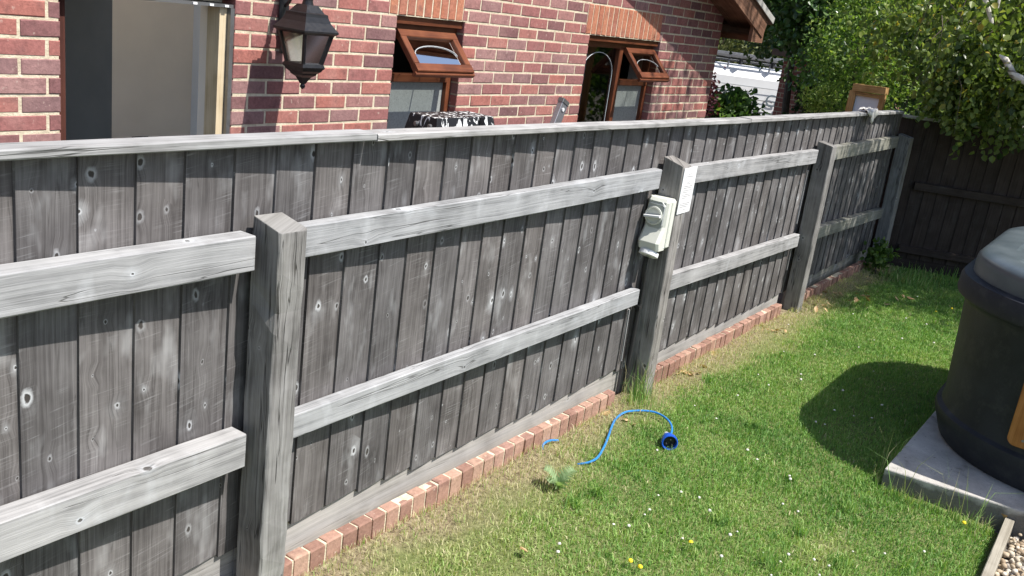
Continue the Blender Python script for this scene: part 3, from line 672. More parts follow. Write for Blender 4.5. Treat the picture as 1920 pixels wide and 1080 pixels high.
def frame_rect(mb, x0, x1, z0, z1, y0, y1, w, r=.5, wb=None):
    wb = wb or w
    mb.box(x0, x1, y0, y1, z1 - w, z1, r=r, bev=.003); mb.box(x0, x1, y0, y1, z0, z0 + wb, r=r + .1, bev=.003)
    mb.box(x0, x0 + w, y0 + .001, y1 - .001, z0 + wb, z1 - w, r=r + .2, bev=.003); mb.box(x1 - w, x1, y0 + .001, y1 - .001, z0 + wb, z1 - w, r=r + .3, bev=.003)
def window(x0, x1, z0, z1, mull, ventx, ventz0, label):
    fy0, fy1 = HY + .058, HY + .118
    m = MB(); frame_rect(m, x0 + .002, x1 - .002, z0, z1 - .045, fy0, fy1, .045, .5)
    m.box(ventx[0], ventx[1], fy0 - .002, fy1 - .002, ventz0 - .024, ventz0 + .024, r=.3, bev=.003)
    if mull: m.box(mull - .03, mull + .03, fy0 - .003, fy1 - .003, z0 + .045, z1 - .09, r=.4, bev=.003)
    w = m.build('window', 'framewood', house); w['label'] = label
    m = MB(); m.box(x0, x1, HY + .02, HY + .10, z1 - .044, z1 - .001, r=.2); m.build('head_board', 'framewood', w)
    m = MB(); m.box(x0 + .03, x1 - .03, fy0 + .02, fy0 + .026, z1 - .07, z1 - .052, r=.2)
    # panes
    if mull:
        m = MB(); m.quad((x0 + .047, fy0 + .03, z0 + .045), (mull - .03, fy0 + .03, z0 + .045), (mull - .03, fy0 + .03, z1 - .09), (x0 + .047, fy0 + .03, z1 - .09)); m.build('pane', 'glass', w)
        # leaded arch on the glass
        m = MB(); pts = []
        xa, xb = x0 + .085, mull - .055; cx = (xa + xb) / 2; rr = (xb - xa) / 2
        pts = [(xb, fy0 + .026, z0 + .1)] + [(cx + rr * math.cos(a), fy0 + .026, z1 - .30 + .17 * math.sin(a)) for a in [math.pi * k / 16 for k in range(17)]] + [(xa, fy0 + .026, z0 + .1)]
        m.tube(pts, .003, 5); m.build('leaded_arch', 'lead_arc', w)
    m = MB(); a_ = ventx[0] + (.0 if mull else .043); b_ = x1 - .047
    m.quad((a_, fy0 + .03, z0 + .045), (b_, fy0 + .03, z0 + .045), (b_, fy0 + .03, ventz0 - .024), (a_, fy0 + .03, ventz0 - .024)); m.build('pane', 'frost', w)
    # open top hung sash
    L = (z1 - .09) - ventz0; ang = math.radians(42); hz = z1 - .085; hy = fy0 - .004
    xa, xb = ventx; L = .285
    def P(u, v, o=0.0):  # u across, v down the sash, o outward normal offset
        return V(xa + u, hy - v * math.sin(ang) - o * math.cos(ang), hz - v * math.cos(ang) + o * math.sin(ang))
    W_ = xb - xa; fw = .05; th = .038
    m = MB(); nrm = V(0, -math.cos(ang), math.sin(ang))
    def bar(u0, v0, u1, v1, wid, rr, th_=th, off=0.0):
        m.plank(P(u0, v0, off), P(u1, v1, off), wid, th_, r=rr, bev=.004, up=nrm)
    bar(0, fw / 2, W_, fw / 2, fw, .6); bar(0, L - fw / 2, W_, L - fw / 2, fw * 1.1, .9)
    bar(fw / 2, fw, fw / 2, L - fw * 1.05, fw, .7); bar(W_ - fw / 2, fw, W_ - fw / 2, L - fw * 1.05, fw, .8)
    bar(-.012, L + .006, W_ + .012, L + .006, .022, .85, .03, -.012)
    s_ = m.build('vent_sash', 'framewood', w); s_['label'] = 'open top hung sash'
    m = MB(); m.quad(P(fw - .004, fw - .004), P(W_ - fw + .004, fw - .004), P(W_ - fw + .004, L - fw + .004), P(fw - .004, L - fw + .004)); m.build('pane', 'glass', w)
    m = MB(); cx = W_ / 2; ra = W_ / 2 - fw - .02
    m.tube([P(cx + ra * math.cos(a), L - fw - .07 - .065 * math.sin(a), .004) for a in [math.pi * k / 14 for k in range(15)]], .0022, 5); m.build('leaded_arch', 'lead_arc', w)
    m = MB(); m.tube([P(W_ / 2, L - .03, -.02), V(xa + W_ / 2, hy + .03, ventz0 + .03)], .005, 5); m.build('window_stay', 'steel', w)
    m = MB(); m.box(x0 - .03, x1 + .03, HY - .03, HY + .06, z0 - .03, z0, r=.5); m.build('sill', 'framewood', w)
window(4.12, 4.745, .45, 1.648, None, (4.17, 4.70), 1.29, 'narrow brown window with an open top sash')
window(6.27, 7.455, .45, 1.650, 6.90, (6.93, 7.44), 1.29, 'wide brown window with a tall fixed pane and an open top sash')
# gable roof: barge board, soffit, undercloak, tiles, eave box
def rp(x, y, dz=0): return V(x, y, rake(x) + dz)
def rk(x): return 2.085 - .335 * (x - 8.585)        # top edge of the barge board in its plane
yv = 3.40
m = MB(); a = V(-2, yv, rk(-2)); b = V(8.93, yv, rk(8.93)); m.plank(a - V(0, 0, .09), b - V(0, 0, .09), .03, .18, r=.6, seg=10, jit=.003); m.build('barge_board', 'barge', house)
m = MB(); m.box(8.66, 8.945, yv - .004, yv + .03, rk(8.9) - .235, rk(8.9) - .06, r=.8); m.build('eave_box_end', 'barge', house)
m = MB(); m.quad(V(-2, yv + .02, rk(-2) - .12), V(8.9, yv + .02, rk(8.9) - .12), V(8.9, HY + .01, rk(8.9) - .12), V(-2, HY + .01, rk(-2) - .12)); m.quad(V(8.66, yv + .02, rk(8.9) - .18), V(8.945, yv + .02, rk(8.9) - .18), V(8.945, 9.5, rk(8.9) - .18), V(8.66, 9.5, rk(8.9) - .18)); m.build('soffit', 'barge', house)
m = MB(); m.plank(V(-2, yv + .05, rk(-2) + .03), V(9.05, yv + .05, rk(9.05) + .03), .18, .055, r=.5, seg=30, jit=.004); m.build('verge_undercloak', 'lead', house)
m = MB()
def roofq(x0, x1, y0, y1):
    for dz in (.065, .0): m.quad(V(x0, y0, rk(x0) + dz), V(x1, y0, rk(x1) + dz), V(x1, y1, rk(x1) + dz), V(x0, y1, rk(x0) + dz))
roofq(3.8, 9.08, yv - .03, 10.3); roofq(-2, 3.8, 5.3, 10.3); roofq(-2, 3.8, yv - .03, 4.0); roofq(-2, .3, 4.0, 5.3)  # unseen gap left in the roof to let sun into the room
m.build('roof', 'tile', house)
m = MB(); m.box(8.93, 8.95, yv + .03, 10.2, rk(8.9) - .235, rk(8.9) - .05, r=.4); m.build('fascia', 'barge', house)
# gutter
m = MB(); m.tube([(9.0, 3.42, rk(9) - .02), (9.0, 10.2, rk(9) - .02)], .05, 10); m.build('gutter', 'lead', house)

# ================================================================== wall lantern
lan = thing('wall_lantern', 'black coach lantern with smoked glass panes on the brick wall', 'lantern', (3.27, HY, 1.6))
cx, cy, hs = 3.236, 3.50, .0925
def sq(h, z, x=cx, y=cy): return [V(x - h, y - h, z), V(x + h, y - h, z), V(x + h, y + h, z), V(x - h, y + h, z)]
m = MB(); m.box(3.245, 3.305, HY - .022, HY, 1.50, 2.02, r=.5, bev=.008); m.box(3.252, 3.298, HY - .03, HY - .02, 1.41, 1.56, r=.5); m.build('back_plate', 'black', lan)
m = MB(); m.tube([(3.275, HY - .02, 1.80), (3.262, 3.64, 1.80), (3.245, 3.56, 1.80), (cx, cy + .03, 1.77)], .016, 8); 
m.tube([(3.275, HY - .02, 1.64), (3.27, 3.67, 1.66), (3.262, 3.62, 1.72), (3.25, 3.57, 1.785)], .009, 6); m.tube([(3.275, HY - .02, 1.88), (3.27, 3.65, 1.86), (3.255, 3.6, 1.82)], .008, 6); m.build('bracket', 'black', lan)
m = MB(); m.loft([sq(.094, 1.530), sq(.110, 1.542), sq(.110, 1.550), sq(.098, 1.565), sq(.082, 1.587), sq(.072, 1.612), sq(.070, 1.626), sq(.058, 1.630), sq(.046, 1.648), sq(.034, 1.664)]); m.build('lantern_roof', 'black', lan)
m = MB()
def circ(r_, z, n=14): return [V(cx + r_ * math.cos(a), cy + r_ * math.sin(a), z) for a in [2 * math.pi * k / n for k in range(n)]]
m.loft([circ(.030, 1.66), circ(.024, 1.68), (circ(.026, 1.70)), circ(.036, 1.715), circ(.038, 1.735), circ(.028, 1.75), circ(.02, 1.79), circ(.006, 1.81)]); m.build('chimney', 'black', lan, smooth=True)
m = MB(); zt, zb_, ht, hb = 1.532, 1.385, .088, .058
for sx, sy in ((-1, -1), (1, -1), (1, 1), (-1, 1)):
    m.plank((cx + sx * hb, cy + sy * hb, zb_), (cx + sx * ht, cy + sy * ht, zt), .013, .013, r=.5)
m.loft([sq(hb + .010, zb_ - .018), sq(hb + .014, zb_ - .010), sq(hb + .008, zb_ + .006)])
m.build('cage', 'black', lan)
m = MB()
for k in range(4):
    A = sq(ht - .003, zt); B = sq(hb - .003, zb_); m.quad(B[k], B[(k + 1) % 4], A[(k + 1) % 4], A[k])
m.build('glass_pane', 'amber', lan)
m = MB(); m.loft([sq(.066, 1.368), sq(.060, 1.355), sq(.046, 1.343), sq(.043, 1.335), sq(.026, 1.322), sq(.017, 1.305), sq(.010, 1.290)]); m.tube([(cx, cy, 1.292), (cx, cy, 1.280), (cx, cy, 1.272), (cx, cy, 1.264)], [.008, .013, .012, .004], 8); m.build('finial', 'black', lan)

# ================================================================== things behind the fence
st = thing('paint_trestle', 'black trestle top thickly splattered with white paint standing behind the fence', 'trestle', (3.4, 2.68, -.02))
m = MB()
def rect(x0, x1, y0, y1, z): return [V(x0, y0, z), V(x1, y0, z), V(x1, y1, z), V(x0, y1, z)]
m.loft([rect(3.175, 3.640, 2.575, 2.785, 1.08), rect(3.178, 3.636, 2.578, 2.782, 1.17), rect(3.195, 3.61, 2.60, 2.76, 1.276), rect(3.198, 3.607, 2.602, 2.758, 1.278)]); m.build('top', 'splat', st, bevel=.003)
m = MB(); m.plank((3.50, 2.588, 1.10), (3.512, 2.596, 1.275), .03, .014, r=.5, up=(0, -1, 0)); m.build('strap', 'black', st)
for y in (2.63, 2.71):
    m = MB(); z_ = 1.236; xx = 3.186; 
    m.loft([[V(xx - .0055 + q, y + r_ * math.cos(a), z_ + r_ * math.sin(a)) for a in [2 * math.pi * k / 10 for k in range(10)]] for q, r_ in ((.012, .012), (.001, .012), (-.002, .008))]); m.build('screw_head', 'steel', st)
for sx, sy in ((3.2, 2.59), (3.2, 2.77), (3.61, 2.59), (3.61, 2.77)):
    m = MB(); m.plank((sx, sy, 1.12), (sx + (-.08 if sx < 3.4 else .08), sy + (-.1 if sy < 2.7 else .1), -.02), .03, .03, r=.5); m.build('leg', 'black', st)
ld = thing('aluminium_prop', 'silver aluminium box section prop leaning behind the fence in front of the brick wall', 'prop', (3.9, 2.62, 0))
for dy in (0,):
    m = MB(); m.plank((3.62, 2.62 + dy, -.02), (4.247, 2.62 + dy, 1.338), .030, .062, r=.5, bev=.002, up=(-1, 0, .4)); o = m.build('stile', 'alu', ld)
    m = MB(); m.plank((4.243, 2.62 + dy, 1.330), (4.252, 2.62 + dy, 1.350), .036, .068, r=.5, bev=.003, up=(-1, 0, .4)); m.build('end_cap', 'steel', ld)
m = MB(); m.tube([(4.226, 2.603, 1.302), (4.226, 2.600, 1.302)], .010, 12); m.build('rivet', 'white', ld)
# wooden frame panel
wb = thing('timber_frame_panel', 'upright orange timber frame round a pale grey board behind the far fence', 'panel', (8.95, 2.28, 0))
m = MB(); X = 8.90
m.plank((X - .02, 2.135, 1.485), (X - .02, 2.425, 1.478), .12, .062, r=.7, seg=6, jit=.003, up=(0, 0, 1)); m.build('top_beam', 'newwood', wb)
m = MB(); m.plank((X - .05, 2.415, -.02), (X - .05, 2.415, 1.447), .045, .06, r=.5, up=(0, 1, 0)); m.plank((X - .05, 2.150, -.02), (X - .05, 2.150, 1.45), .045, .045, r=.4, up=(0, 1, 0)); m.plank((X - .05, 2.17, 1.428), (X - .05, 2.39, 1.428), .045, .035, r=.6); m.build('frame', 'newwood', wb)
m = MB(); m.box(X - .045, X - .035, 2.172, 2.385, .6, 1.41, r=.5); m.build('panel_board', 'plasterblue', wb)
# rag on the cap
m = MB(); n = 12; 
for j in range(n + 1):
    for i in range(n + 1):
        u, v = i / n, j / n; x = 7.20 + .26 * u + .02 * math.sin(v * 7); y = 1.905 - .075 * min(v / .55, 1) - .006 * math.sin(u * 14)
        z = 1.372 + .022 * abs(math.sin(u * 9 + v * 5)) + .012 * random.random() - max(0, v - .55) / .45 * .075 * (.35 + .65 * math.sin(u * 3.1) ** 2 * (u > .35) + .2)
        m.v.append((x, y - .008 * (v > .55), z))
for j in range(n):
    for i in range(n):
        a = j * (n + 1) + i; m.face((a, a + 1, a + n + 2, a + n + 1), ((0, 0),) * 4)
o = m.build('rag', 'rag', smooth=True); md = o.modifiers.new('t', 'SOLIDIFY'); md.thickness = .004; tag(o, 'crumpled white rag draped over the fence cap at the far end', 'rag')

# ================================================================== isolator on second post
iso = thing('isolator_switch', 'cream weatherproof isolator socket with rotary switch screwed to the second post', 'isolator switch', (3.96, 1.81, .9))
xo = 3.964
def yzrect(x, y0, y1, z0, z1, c=.012): 
    return [V(x, y0 + c, z0), V(x, y1 - c, z0), V(x, y1, z0 + c), V(x, y1, z1 - c), V(x, y1 - c, z1), V(x, y0 + c, z1), V(x, y0, z1 - c), V(x, y0, z0 + c)]
m = MB(); m.loft([yzrect(xo, 1.757, 1.875, .795, 1.035), yzrect(xo - .030, 1.757, 1.875, .795, 1.035), yzrect(xo - .034, 1.760, 1.872, .800, 1.030)]); m.build('back_box', 'isolator', iso)
# cover: slopes outward to the bottom
m = MB()
def prof(y0, y1):
    return None
zz = [(.792, .100), (.830, .112), (.888, .078), (.905, .072), (1.02, .072), (1.036, .060)]
rings = []
for z, dpt in zz:
    c = .012; ya, yb_ = 1.762, 1.870
    rings.append([V(xo - .034, ya, z), V(xo - dpt + c, ya, z), V(xo - dpt, ya + c, z), V(xo - dpt, yb_ - c, z), V(xo - dpt + c, yb_, z), V(xo - .034, yb_, z)])
m.loft(rings); m.build('cover', 'isolator', iso, bevel=.002)
m = MB(); m.loft([yzrect(xo - .072, 1.772, 1.862, .893, 1.022, .018), yzrect(xo - .0765, 1.774, 1.860, .895, 1.020, .018)]); m.build('switch_plate', 'isolatordark', iso)
def disc(x, r_, n=24, cy_=1.822, cz=.952): return [V(x, cy_ + r_ * math.cos(a), cz + r_ * math.sin(a)) for a in [2 * math.pi * k / n for k in range(n)]]
m = MB(); m.loft([disc(xo - .076, .044), disc(xo - .086, .044), disc(xo - .088, .038), disc(xo - .080, .036)]); k_ = m.build('rotary_switch', 'isolator', iso, smooth=True)
m = MB(); m.plank((xo - .094, 1.782, .956), (xo - .094, 1.862, .946), .022, .011, r=.5, bev=.002); m.build('handle', 'white', k_)
m = MB(); m.tube([(xo - .0775, 1.785, 1.006), (xo - .0775, 1.776, 1.0), (xo - .0775, 1.776, .91)], .0018, 4); m.tube([(xo - .0775, 1.785, 1.007), (xo - .0775, 1.850, 1.007)], .0018, 4); m.build('plate_marking', 'white', iso)
for y, z in ((1.768, 1.022), (1.768, .806), (1.864, 1.022)):
    m = MB(); m.tube([(xo - .034, y, z), (xo - .050, y, z)], .007, 8); m.build('corner_screw', 'isolator', iso)
m = MB()
def ring_(r_, s_): # socket collar tilted down and outward
    ax = V(-.45, 0, -1).normalized(); c0 = V(xo - .062, 1.815, .802) + ax * s_; e1 = V(0, 1, 0); e2 = ax.cross(e1)
    return [c0 + e1 * r_ * math.cos(a) + e2 * r_ * math.sin(a) for a in [2 * math.pi * k / 22 for k in range(22)]]
m.loft([ring_(.032, 0), ring_(.034, .016), ring_(.027, .020), ring_(.027, .026)]); m.build('socket_neck', 'isolator', iso, smooth=True)
m = MB(); m.loft([ring_(.046, .024), ring_(.047, .026), ring_(.047, .044), ring_(.040, .047)]); m.build('socket_collar', 'white', iso)
for k in range(9):
    pass
m = MB(); m.tube([(xo - .085, 1.818, .75), (xo - .075, 1.825, .70), (xo - .035, 1.835, .62), (xo - .014, 1.845, .50), (xo - .008, 1.852, .06)], .011, 8); m.build('supply_cable', 'rubber', iso)
m = MB(); m.box(xo - .03, xo - .002, 1.834, 1.862, .475, .492, r=.5); m.build('cable_clip', 'rubber', iso)

# notice
nt = thing('notice_plate', 'white notice plate of small print screwed to the second post', 'notice', (4.03, 1.757, 1.08))
m = MB(); xa, xb, za, zb_ = 3.975, 4.112, .962, 1.184
m.loft([[V(xa, y, za), V(xb, y, za + .004), V(xb, y, zb_), V(xa, y, zb_ - .004)] for y in (1.7535, 1.7505)]); m.build('plate', 'white', nt)
m = MB(); yy = 1.7500
rows = [(1.150, .35, .65), (1.138, .2, .8), (1.112, .38, .62), (1.104, .38, .6), (1.092, .15, .85), (1.084, .15, .75), (1.072, .15, .86), (1.064, .15, .6), (1.052, .15, .82), (1.044, .15, .8), (1.036, .15, .5), (1.010, .12, .88), (1.002, .12, .84), (.994, .12, .7), (.980, .4, .6)]
for z, a, b in rows:
    u = a
    while u < b:
        w = random.uniform(.03, .09); m.box(xa + (xb - xa) * u, xa + (xb - xa) * min(u + w, b), yy - .0003, yy, z, z + .0028, r=.5); u += w + .018
m.build('print', plain('faded print', (.36, .34, .34), .7), nt)

# ================================================================== cable and plug
cab = [(3.60, 1.79, .015), (3.42, 1.81, .02), (3.25, 1.790, .035), (3.215, 1.825, .035)]
pts = [px_ground(a, b, z) for a, b, z in ((1047, 821, .035), (1034, 821, .045), (1022, 826, .045), (1018, 836, .03), (1024, 846, .004), (1050, 858, .000), (1075, 866, .004), (1090, 865, .018), (1108, 861, .028), (1122, 852, .035), (1134, 832, .038), (1142, 812, .040), (1148, 795, .042), (1156, 780, .045), (1172, 769, .050), (1190, 766, .052), (1212, 766, .052), (1230, 769, .052), (1246, 777, .052), (1257, 788, .054), (1261, 800, .055), (1258, 812, .055))]
def smoothpts(pts, k=4):
    out = []
    for i in range(len(pts) - 1):
        p0 = pts[max(i - 1, 0)]; p1 = pts[i]; p2 = pts[i + 1]; p3 = pts[min(i + 2, len(pts) - 1)]
        for j in range(k):
            t_ = j / k; out.append(.5 * ((2 * p1) + (-p0 + p2) * t_ + (2 * p0 - 5 * p1 + 4 * p2 - p3) * t_ ** 2 + (-p0 + 3 * p1 - 3 * p2 + p3) * t_ ** 3))
    return out + [pts[-1]]
m = MB(); m.tube([p_ - V(0, 0, .012) for p_ in smoothpts(pts)], .0050, 8); root = thing('power_lead', 'blue power cable with round blue plug lying in the grass', 'cable', tuple(px_ground(1190, 780)))
m.build('cable', 'cable', root, smooth=True)
pc = px_ground(1254, 826, .045); ax = V(-.55, -.35, .15).normalized(); ax = (V(0, 0, 1.8) - pc).normalized(); ax = (ax + V(0, -.25, -.35)).normalized()
def pr(r_, s_, n=20):
    e1 = ax.cross(V(0, 0, 1)).normalized(); e2 = ax.cross(e1); c0 = pc + ax * s_
    return [c0 + (e1 * math.cos(a) + e2 * math.sin(a)) * r_ for a in [2 * math.pi * k / n for k in range(n)]]
m = MB(); m.loft([pr(.012, -.075), pr(.015, -.055), pr(.022, -.035)]); m.build('cable_gland', 'isolator', root, smooth=True)
m = MB(); m.loft([pr(.024, -.036), pr(.029, -.02), pr(.031, 0), pr(.034, .006), pr(.037, .008), pr(.037, .028), pr(.033, .030), pr(.030, .028), pr(.029, .004)], caps=True); m.build('plug_body', 'blue', root, smooth=True)
e1 = ax.cross(V(0, 0, 1)).normalized(); e2 = ax.cross(e1)
for k in range(3):
    a = k * 2.09 + .4; c0 = pc + (e1 * math.cos(a) + e2 * math.sin(a)) * .015; m = MB(); m.tube([c0 + ax * .004, c0 + ax * .027], .0028, 6); m.build('pin', 'steel', root)
m = MB(); m.loft([pr(.0285, .0045), pr(.0285, .006)]); m.build('plug_face', 'black', root)
# thistle
th = thing('thistle', 'pale spiny thistle leaves sprouting from the lawn', 'weed', tuple(px_ground(1046, 905)))
M['thistle'] = leafmat('thistle leaf', [(0, (.22, .33, .16)), (1, (.34, .46, .25))], .4, .6)
m = MB(); b0 = px_ground(1046, 912, .01)
for (tx, ty, tz) in ((1020, 880, .07), (1078, 882, .07), (1066, 900, .04), (1030, 906, .04)):
    tip = px_ground(tx, ty, tz); d = tip - b0; s_ = d.cross(V(0, 0, 1)).normalized(); n = 9; L = d.length
    for k in range(n):
        f = k / n; p = b0 + d * f + V(0, 0, .02 * math.sin(f * 3.1)); q = b0 + d * (f + 1 / n) + V(0, 0, .02 * math.sin((f + 1 / n) * 3.1)); w = .036 * (1 - f * .6) + .008
        for sg in (-1, 1):
            i = len(m.v); m.v += [tuple(p), tuple(p + s_ * sg * w * .5 + V(0, 0, .003)), tuple((p + q) / 2 + s_ * sg * w * 1.3 + V(0, 0, .01)), tuple(q)]
            m.face((i, i + 1, i + 2, i + 3), ((0, 0),) * 4, random.random())
m.build('leaf', 'thistle', th)

# ================================================================== slab, edging, gravel
m = MB(); m.v += [(4.025, .600, -.1), (6.9, .55, -.1), (6.9, -2.2, -.1), (4.30, -2.2, -.1), (4.10, .065, -.1), (4.025, .600, .1), (6.9, .55, .1), (6.9, -2.2, .1), (4.30, -2.2, .1), (4.10, .065, .1)]
for f in ((0, 1, 6, 5), (1, 2, 7, 6), (2, 3, 8, 7), (3, 4, 9, 8), (4, 0, 5, 9), (5, 6, 7, 8, 9)): m.face(f, ((0, 0),) * len(f))
o = m.build('concrete_slab', 'slab', bevel=.006); tag(o, 'pale concrete slab under the hot tub', 'slab')
m = MB(); m.plank((4.09, .098, .0), (-1.5, .098, .0), .038, .105, r=.6, seg=14, jit=.003, bev=.003); o = m.build('timber_edging', 'edging'); tag(o, 'low timber edging board between the lawn and the pebbles', 'edging board')
m = MB(); m.plank((4.135, .135, -.08), (4.115, .125, .065), .05, .03, r=.2, up=(0, 1, 0)); o = m.build('edging_peg', 'newwood'); tag(o, 'short brown timber peg against the slab at the end of the edging board', 'peg')
def pebbles():
    m = MB(); 
    for _ in range(5200):
        x = random.uniform(2.6, 4.35); y = random.uniform(-.75, .075); r_ = random.uniform(.008, .019); z = random.uniform(-.035, .012)
        if x > 4.08 + max(0, -y) * .09: continue
        a0 = random.uniform(0, 6.3); ca, sa = math.cos(a0), math.sin(a0); ex, ey, ez = r_, r_ * random.uniform(.6, .95), r_ * random.uniform(.45, .75); i = len(m.v)
        rs = []
        for zz_, s_ in ((-.9, .45), (-.1, 1), (.6, .8), (.95, .35)):
            rs.append([V(x + (ca * math.cos(a) * ex - sa * math.sin(a) * ey) * s_, y + (sa * math.cos(a) * ex + ca * math.sin(a) * ey) * s_, z + zz_ * ez) for a in [math.pi / 3 * k for k in range(6)]])
        m.loft(rs, r=random.random())
    o = m.build('pebble_gravel', 'pebble', smooth=False); tag(o, 'cream and beige pebbles beside the slab', 'gravel', kind='stuff')
    o.data.polygons.foreach_set('use_smooth', [True] * len(o.data.polygons))
pebbles()
m = MB(); m.quad((0, -6, -.028), (4.3, -6, -.028), (4.3, .08, -.028), (0, .08, -.028), r=.5); o = m.build('gravel_bed', 'pebble'); struct(o)

# ================================================================== hot tub
tub = thing('hot_tub', 'charcoal moulded hot tub with orange timber side panels and closed grey lid', 'hot tub', (5.2, -.38, .1))
TC = V(5.19, -.385, 0); HX, HYY, RC = .955, .965, .60
def rrect(inset, z, n=20, rc=RC, cx=TC.x, cy=TC.y):
    hx, hy = HX - inset, HYY - inset; r_ = max(rc - inset, .05); pts = []
    for qx, qy, a0 in ((1, 1, 0), (-1, 1, 90), (-1, -1, 180), (1, -1, 270)):
        for k in range(n):
            a = math.radians(a0 + 90 * k / (n - 1)); pts.append(V(cx + qx * (hx - r_) + r_ * math.cos(a), cy + qy * (hy - r_) + r_ * math.sin(a), z))
    return pts
m = MB(); m.loft([rrect(.06, .10), rrect(.045, .115), rrect(.012, .20), rrect(.0, .235), rrect(.004, .255), rrect(.024, .268), rrect(.030, .30), rrect(.005, .76), rrect(-.008, .785), rrect(-.022, .797)]); m.build('body', 'tub', tub, smooth=True)
m = MB(); m.loft([rrect(-.022, .797), rrect(-.038, .803), rrect(-.042, .815), rrect(-.040, .872), rrect(-.030, .893), rrect(.005, .903), rrect(.04, .903)]); m.build('rim', 'tub', tub, smooth=True)
# lid with moulded hollows
m = MB(); base_r = [rrect(.006, .903), rrect(.006, .955), rrect(.010, .978), rrect(.024, .996), rrect(.046, 1.006), rrect(.08, 1.012), rrect(.11, 1.013)]
m.loft(base_r, caps=False)
i0 = len(m.v) - len(base_r[-1]); inner = base_r[-1]; nn = len(inner)
def lidz(x, y):
    z = 1.013
    a = math.atan2(y - TC.y, x - TC.x); rr = math.hypot((x - TC.x), (y - TC.y))
    # petal shaped hollows
    for (hx_, hy_, rx, ry, dp) in ((TC.x - .60, TC.y + .64, .17, .10, .05), (TC.x + .12, TC.y + .76, .40, .055, .04), (TC.x - .12, TC.y + .50, .24, .14, .055), (TC.x, TC.y, .34, .34, .05), (TC.x - .45, TC.y - .4, .22, .15, .05), (TC.x + .45, TC.y + .3, .2, .15, .05)):
        q = math.sqrt(((x - hx_) / rx) ** 2 + ((y - hy_) / ry) ** 2); z -= dp * (1 - min(max((q - .78) / .28, 0), 1))
    return max(z, .935)
K = 60
prev = [i0 + j for j in range(nn)]
for k in range(1, K + 1):
    f = 1 - k / K; ring = []
    for j in range(nn):
        x = TC.x + (inner[j].x - TC.x) * f; y = TC.y + (inner[j].y - TC.y) * f; ring.append(len(m.v)); m.v.append((x, y, lidz(x, y) if k > 1 else 1.0135))
    for j in range(nn):
        q = (j + 1) % nn; m.face((prev[j], prev[q], ring[q], ring[j]), ((0, 0),) * 4)
    prev = ring
m.build('lid', 'tublid', tub, smooth=True)
# timber panels following the body, rounded corners
def tubpanel(s0, s1, axis, z0=.30, z1=.765, k=1):
    # straight side panel; axis 'x-' (west face) or 'y+' (north face) given as span along the side
    m = MB(); n = 40; c = .035; pts = []
    def surf(s_, z, off):
        if axis == 'w': return V(TC.x - HX + .032 - off - .027 * (z - .3) / .46, s_, z)
        if axis == 'n': return V(s_, TC.y + HYY - .032 + off + .027 * (z - .3) / .46, z)
    def outline(off, ins):
        o_ = []; a0, a1 = s0 + ins, s1 - ins; b0, b1 = z0 + ins, z1 - ins
        for qs, qz, ang in ((a1 - c, b1 - c, 0), (a0 + c, b1 - c, 90), (a0 + c, b0 + c, 180), (a1 - c, b0 + c, 270)):
            for k in range(6):
                a = math.radians(ang + 18 * k); o_.append(surf(qs + c * math.cos(a), qz + c * math.sin(a), off))
        return o_
    A = outline(-.01, 0); B = outline(.008 * k, 0); C_ = outline(.011 * k, .004)
    m.loft([A, B, C_], r=.6)
    o = m.build('timber_panel', 'panelwood', tub, bevel=0)
    # planar uv so the boards' grain runs upright
    uvd = o.data.uv_layers[0].data
    for p in o.data.polygons:
        for li in p.loop_indices:
            co = o.data.vertices[o.data.loops[li].vertex_index].co; uvd[li].uv = (co.z + 3, (co.y if axis == 'w' else co.x))
    return o
p_ = tubpanel(-.95, .205, 'w'); tubpanel(4.80, 5.65, 'n', k=.1)
m = MB(); a_ = math.radians(158); r_ = RC - .020
for q in (-.012, .012):
    xx = TC.x - HX + RC + r_ * math.cos(a_ + q); yy_ = TC.y + HYY - RC + r_ * math.sin(a_ + q); m.tube([(xx + .006, yy_ - .004, .30), (xx - .016, yy_ + .006, .76)], .004, 8)
m.build('corner_rib', 'tub', tub, smooth=True)
for y in (.145, -.25, -.9):
    m = MB(); m.tube([(TC.x - HX + .022, y, .335), (TC.x - HX + .017, y, .335)], .006, 8); m.build('panel_screw', 'steel', tub)
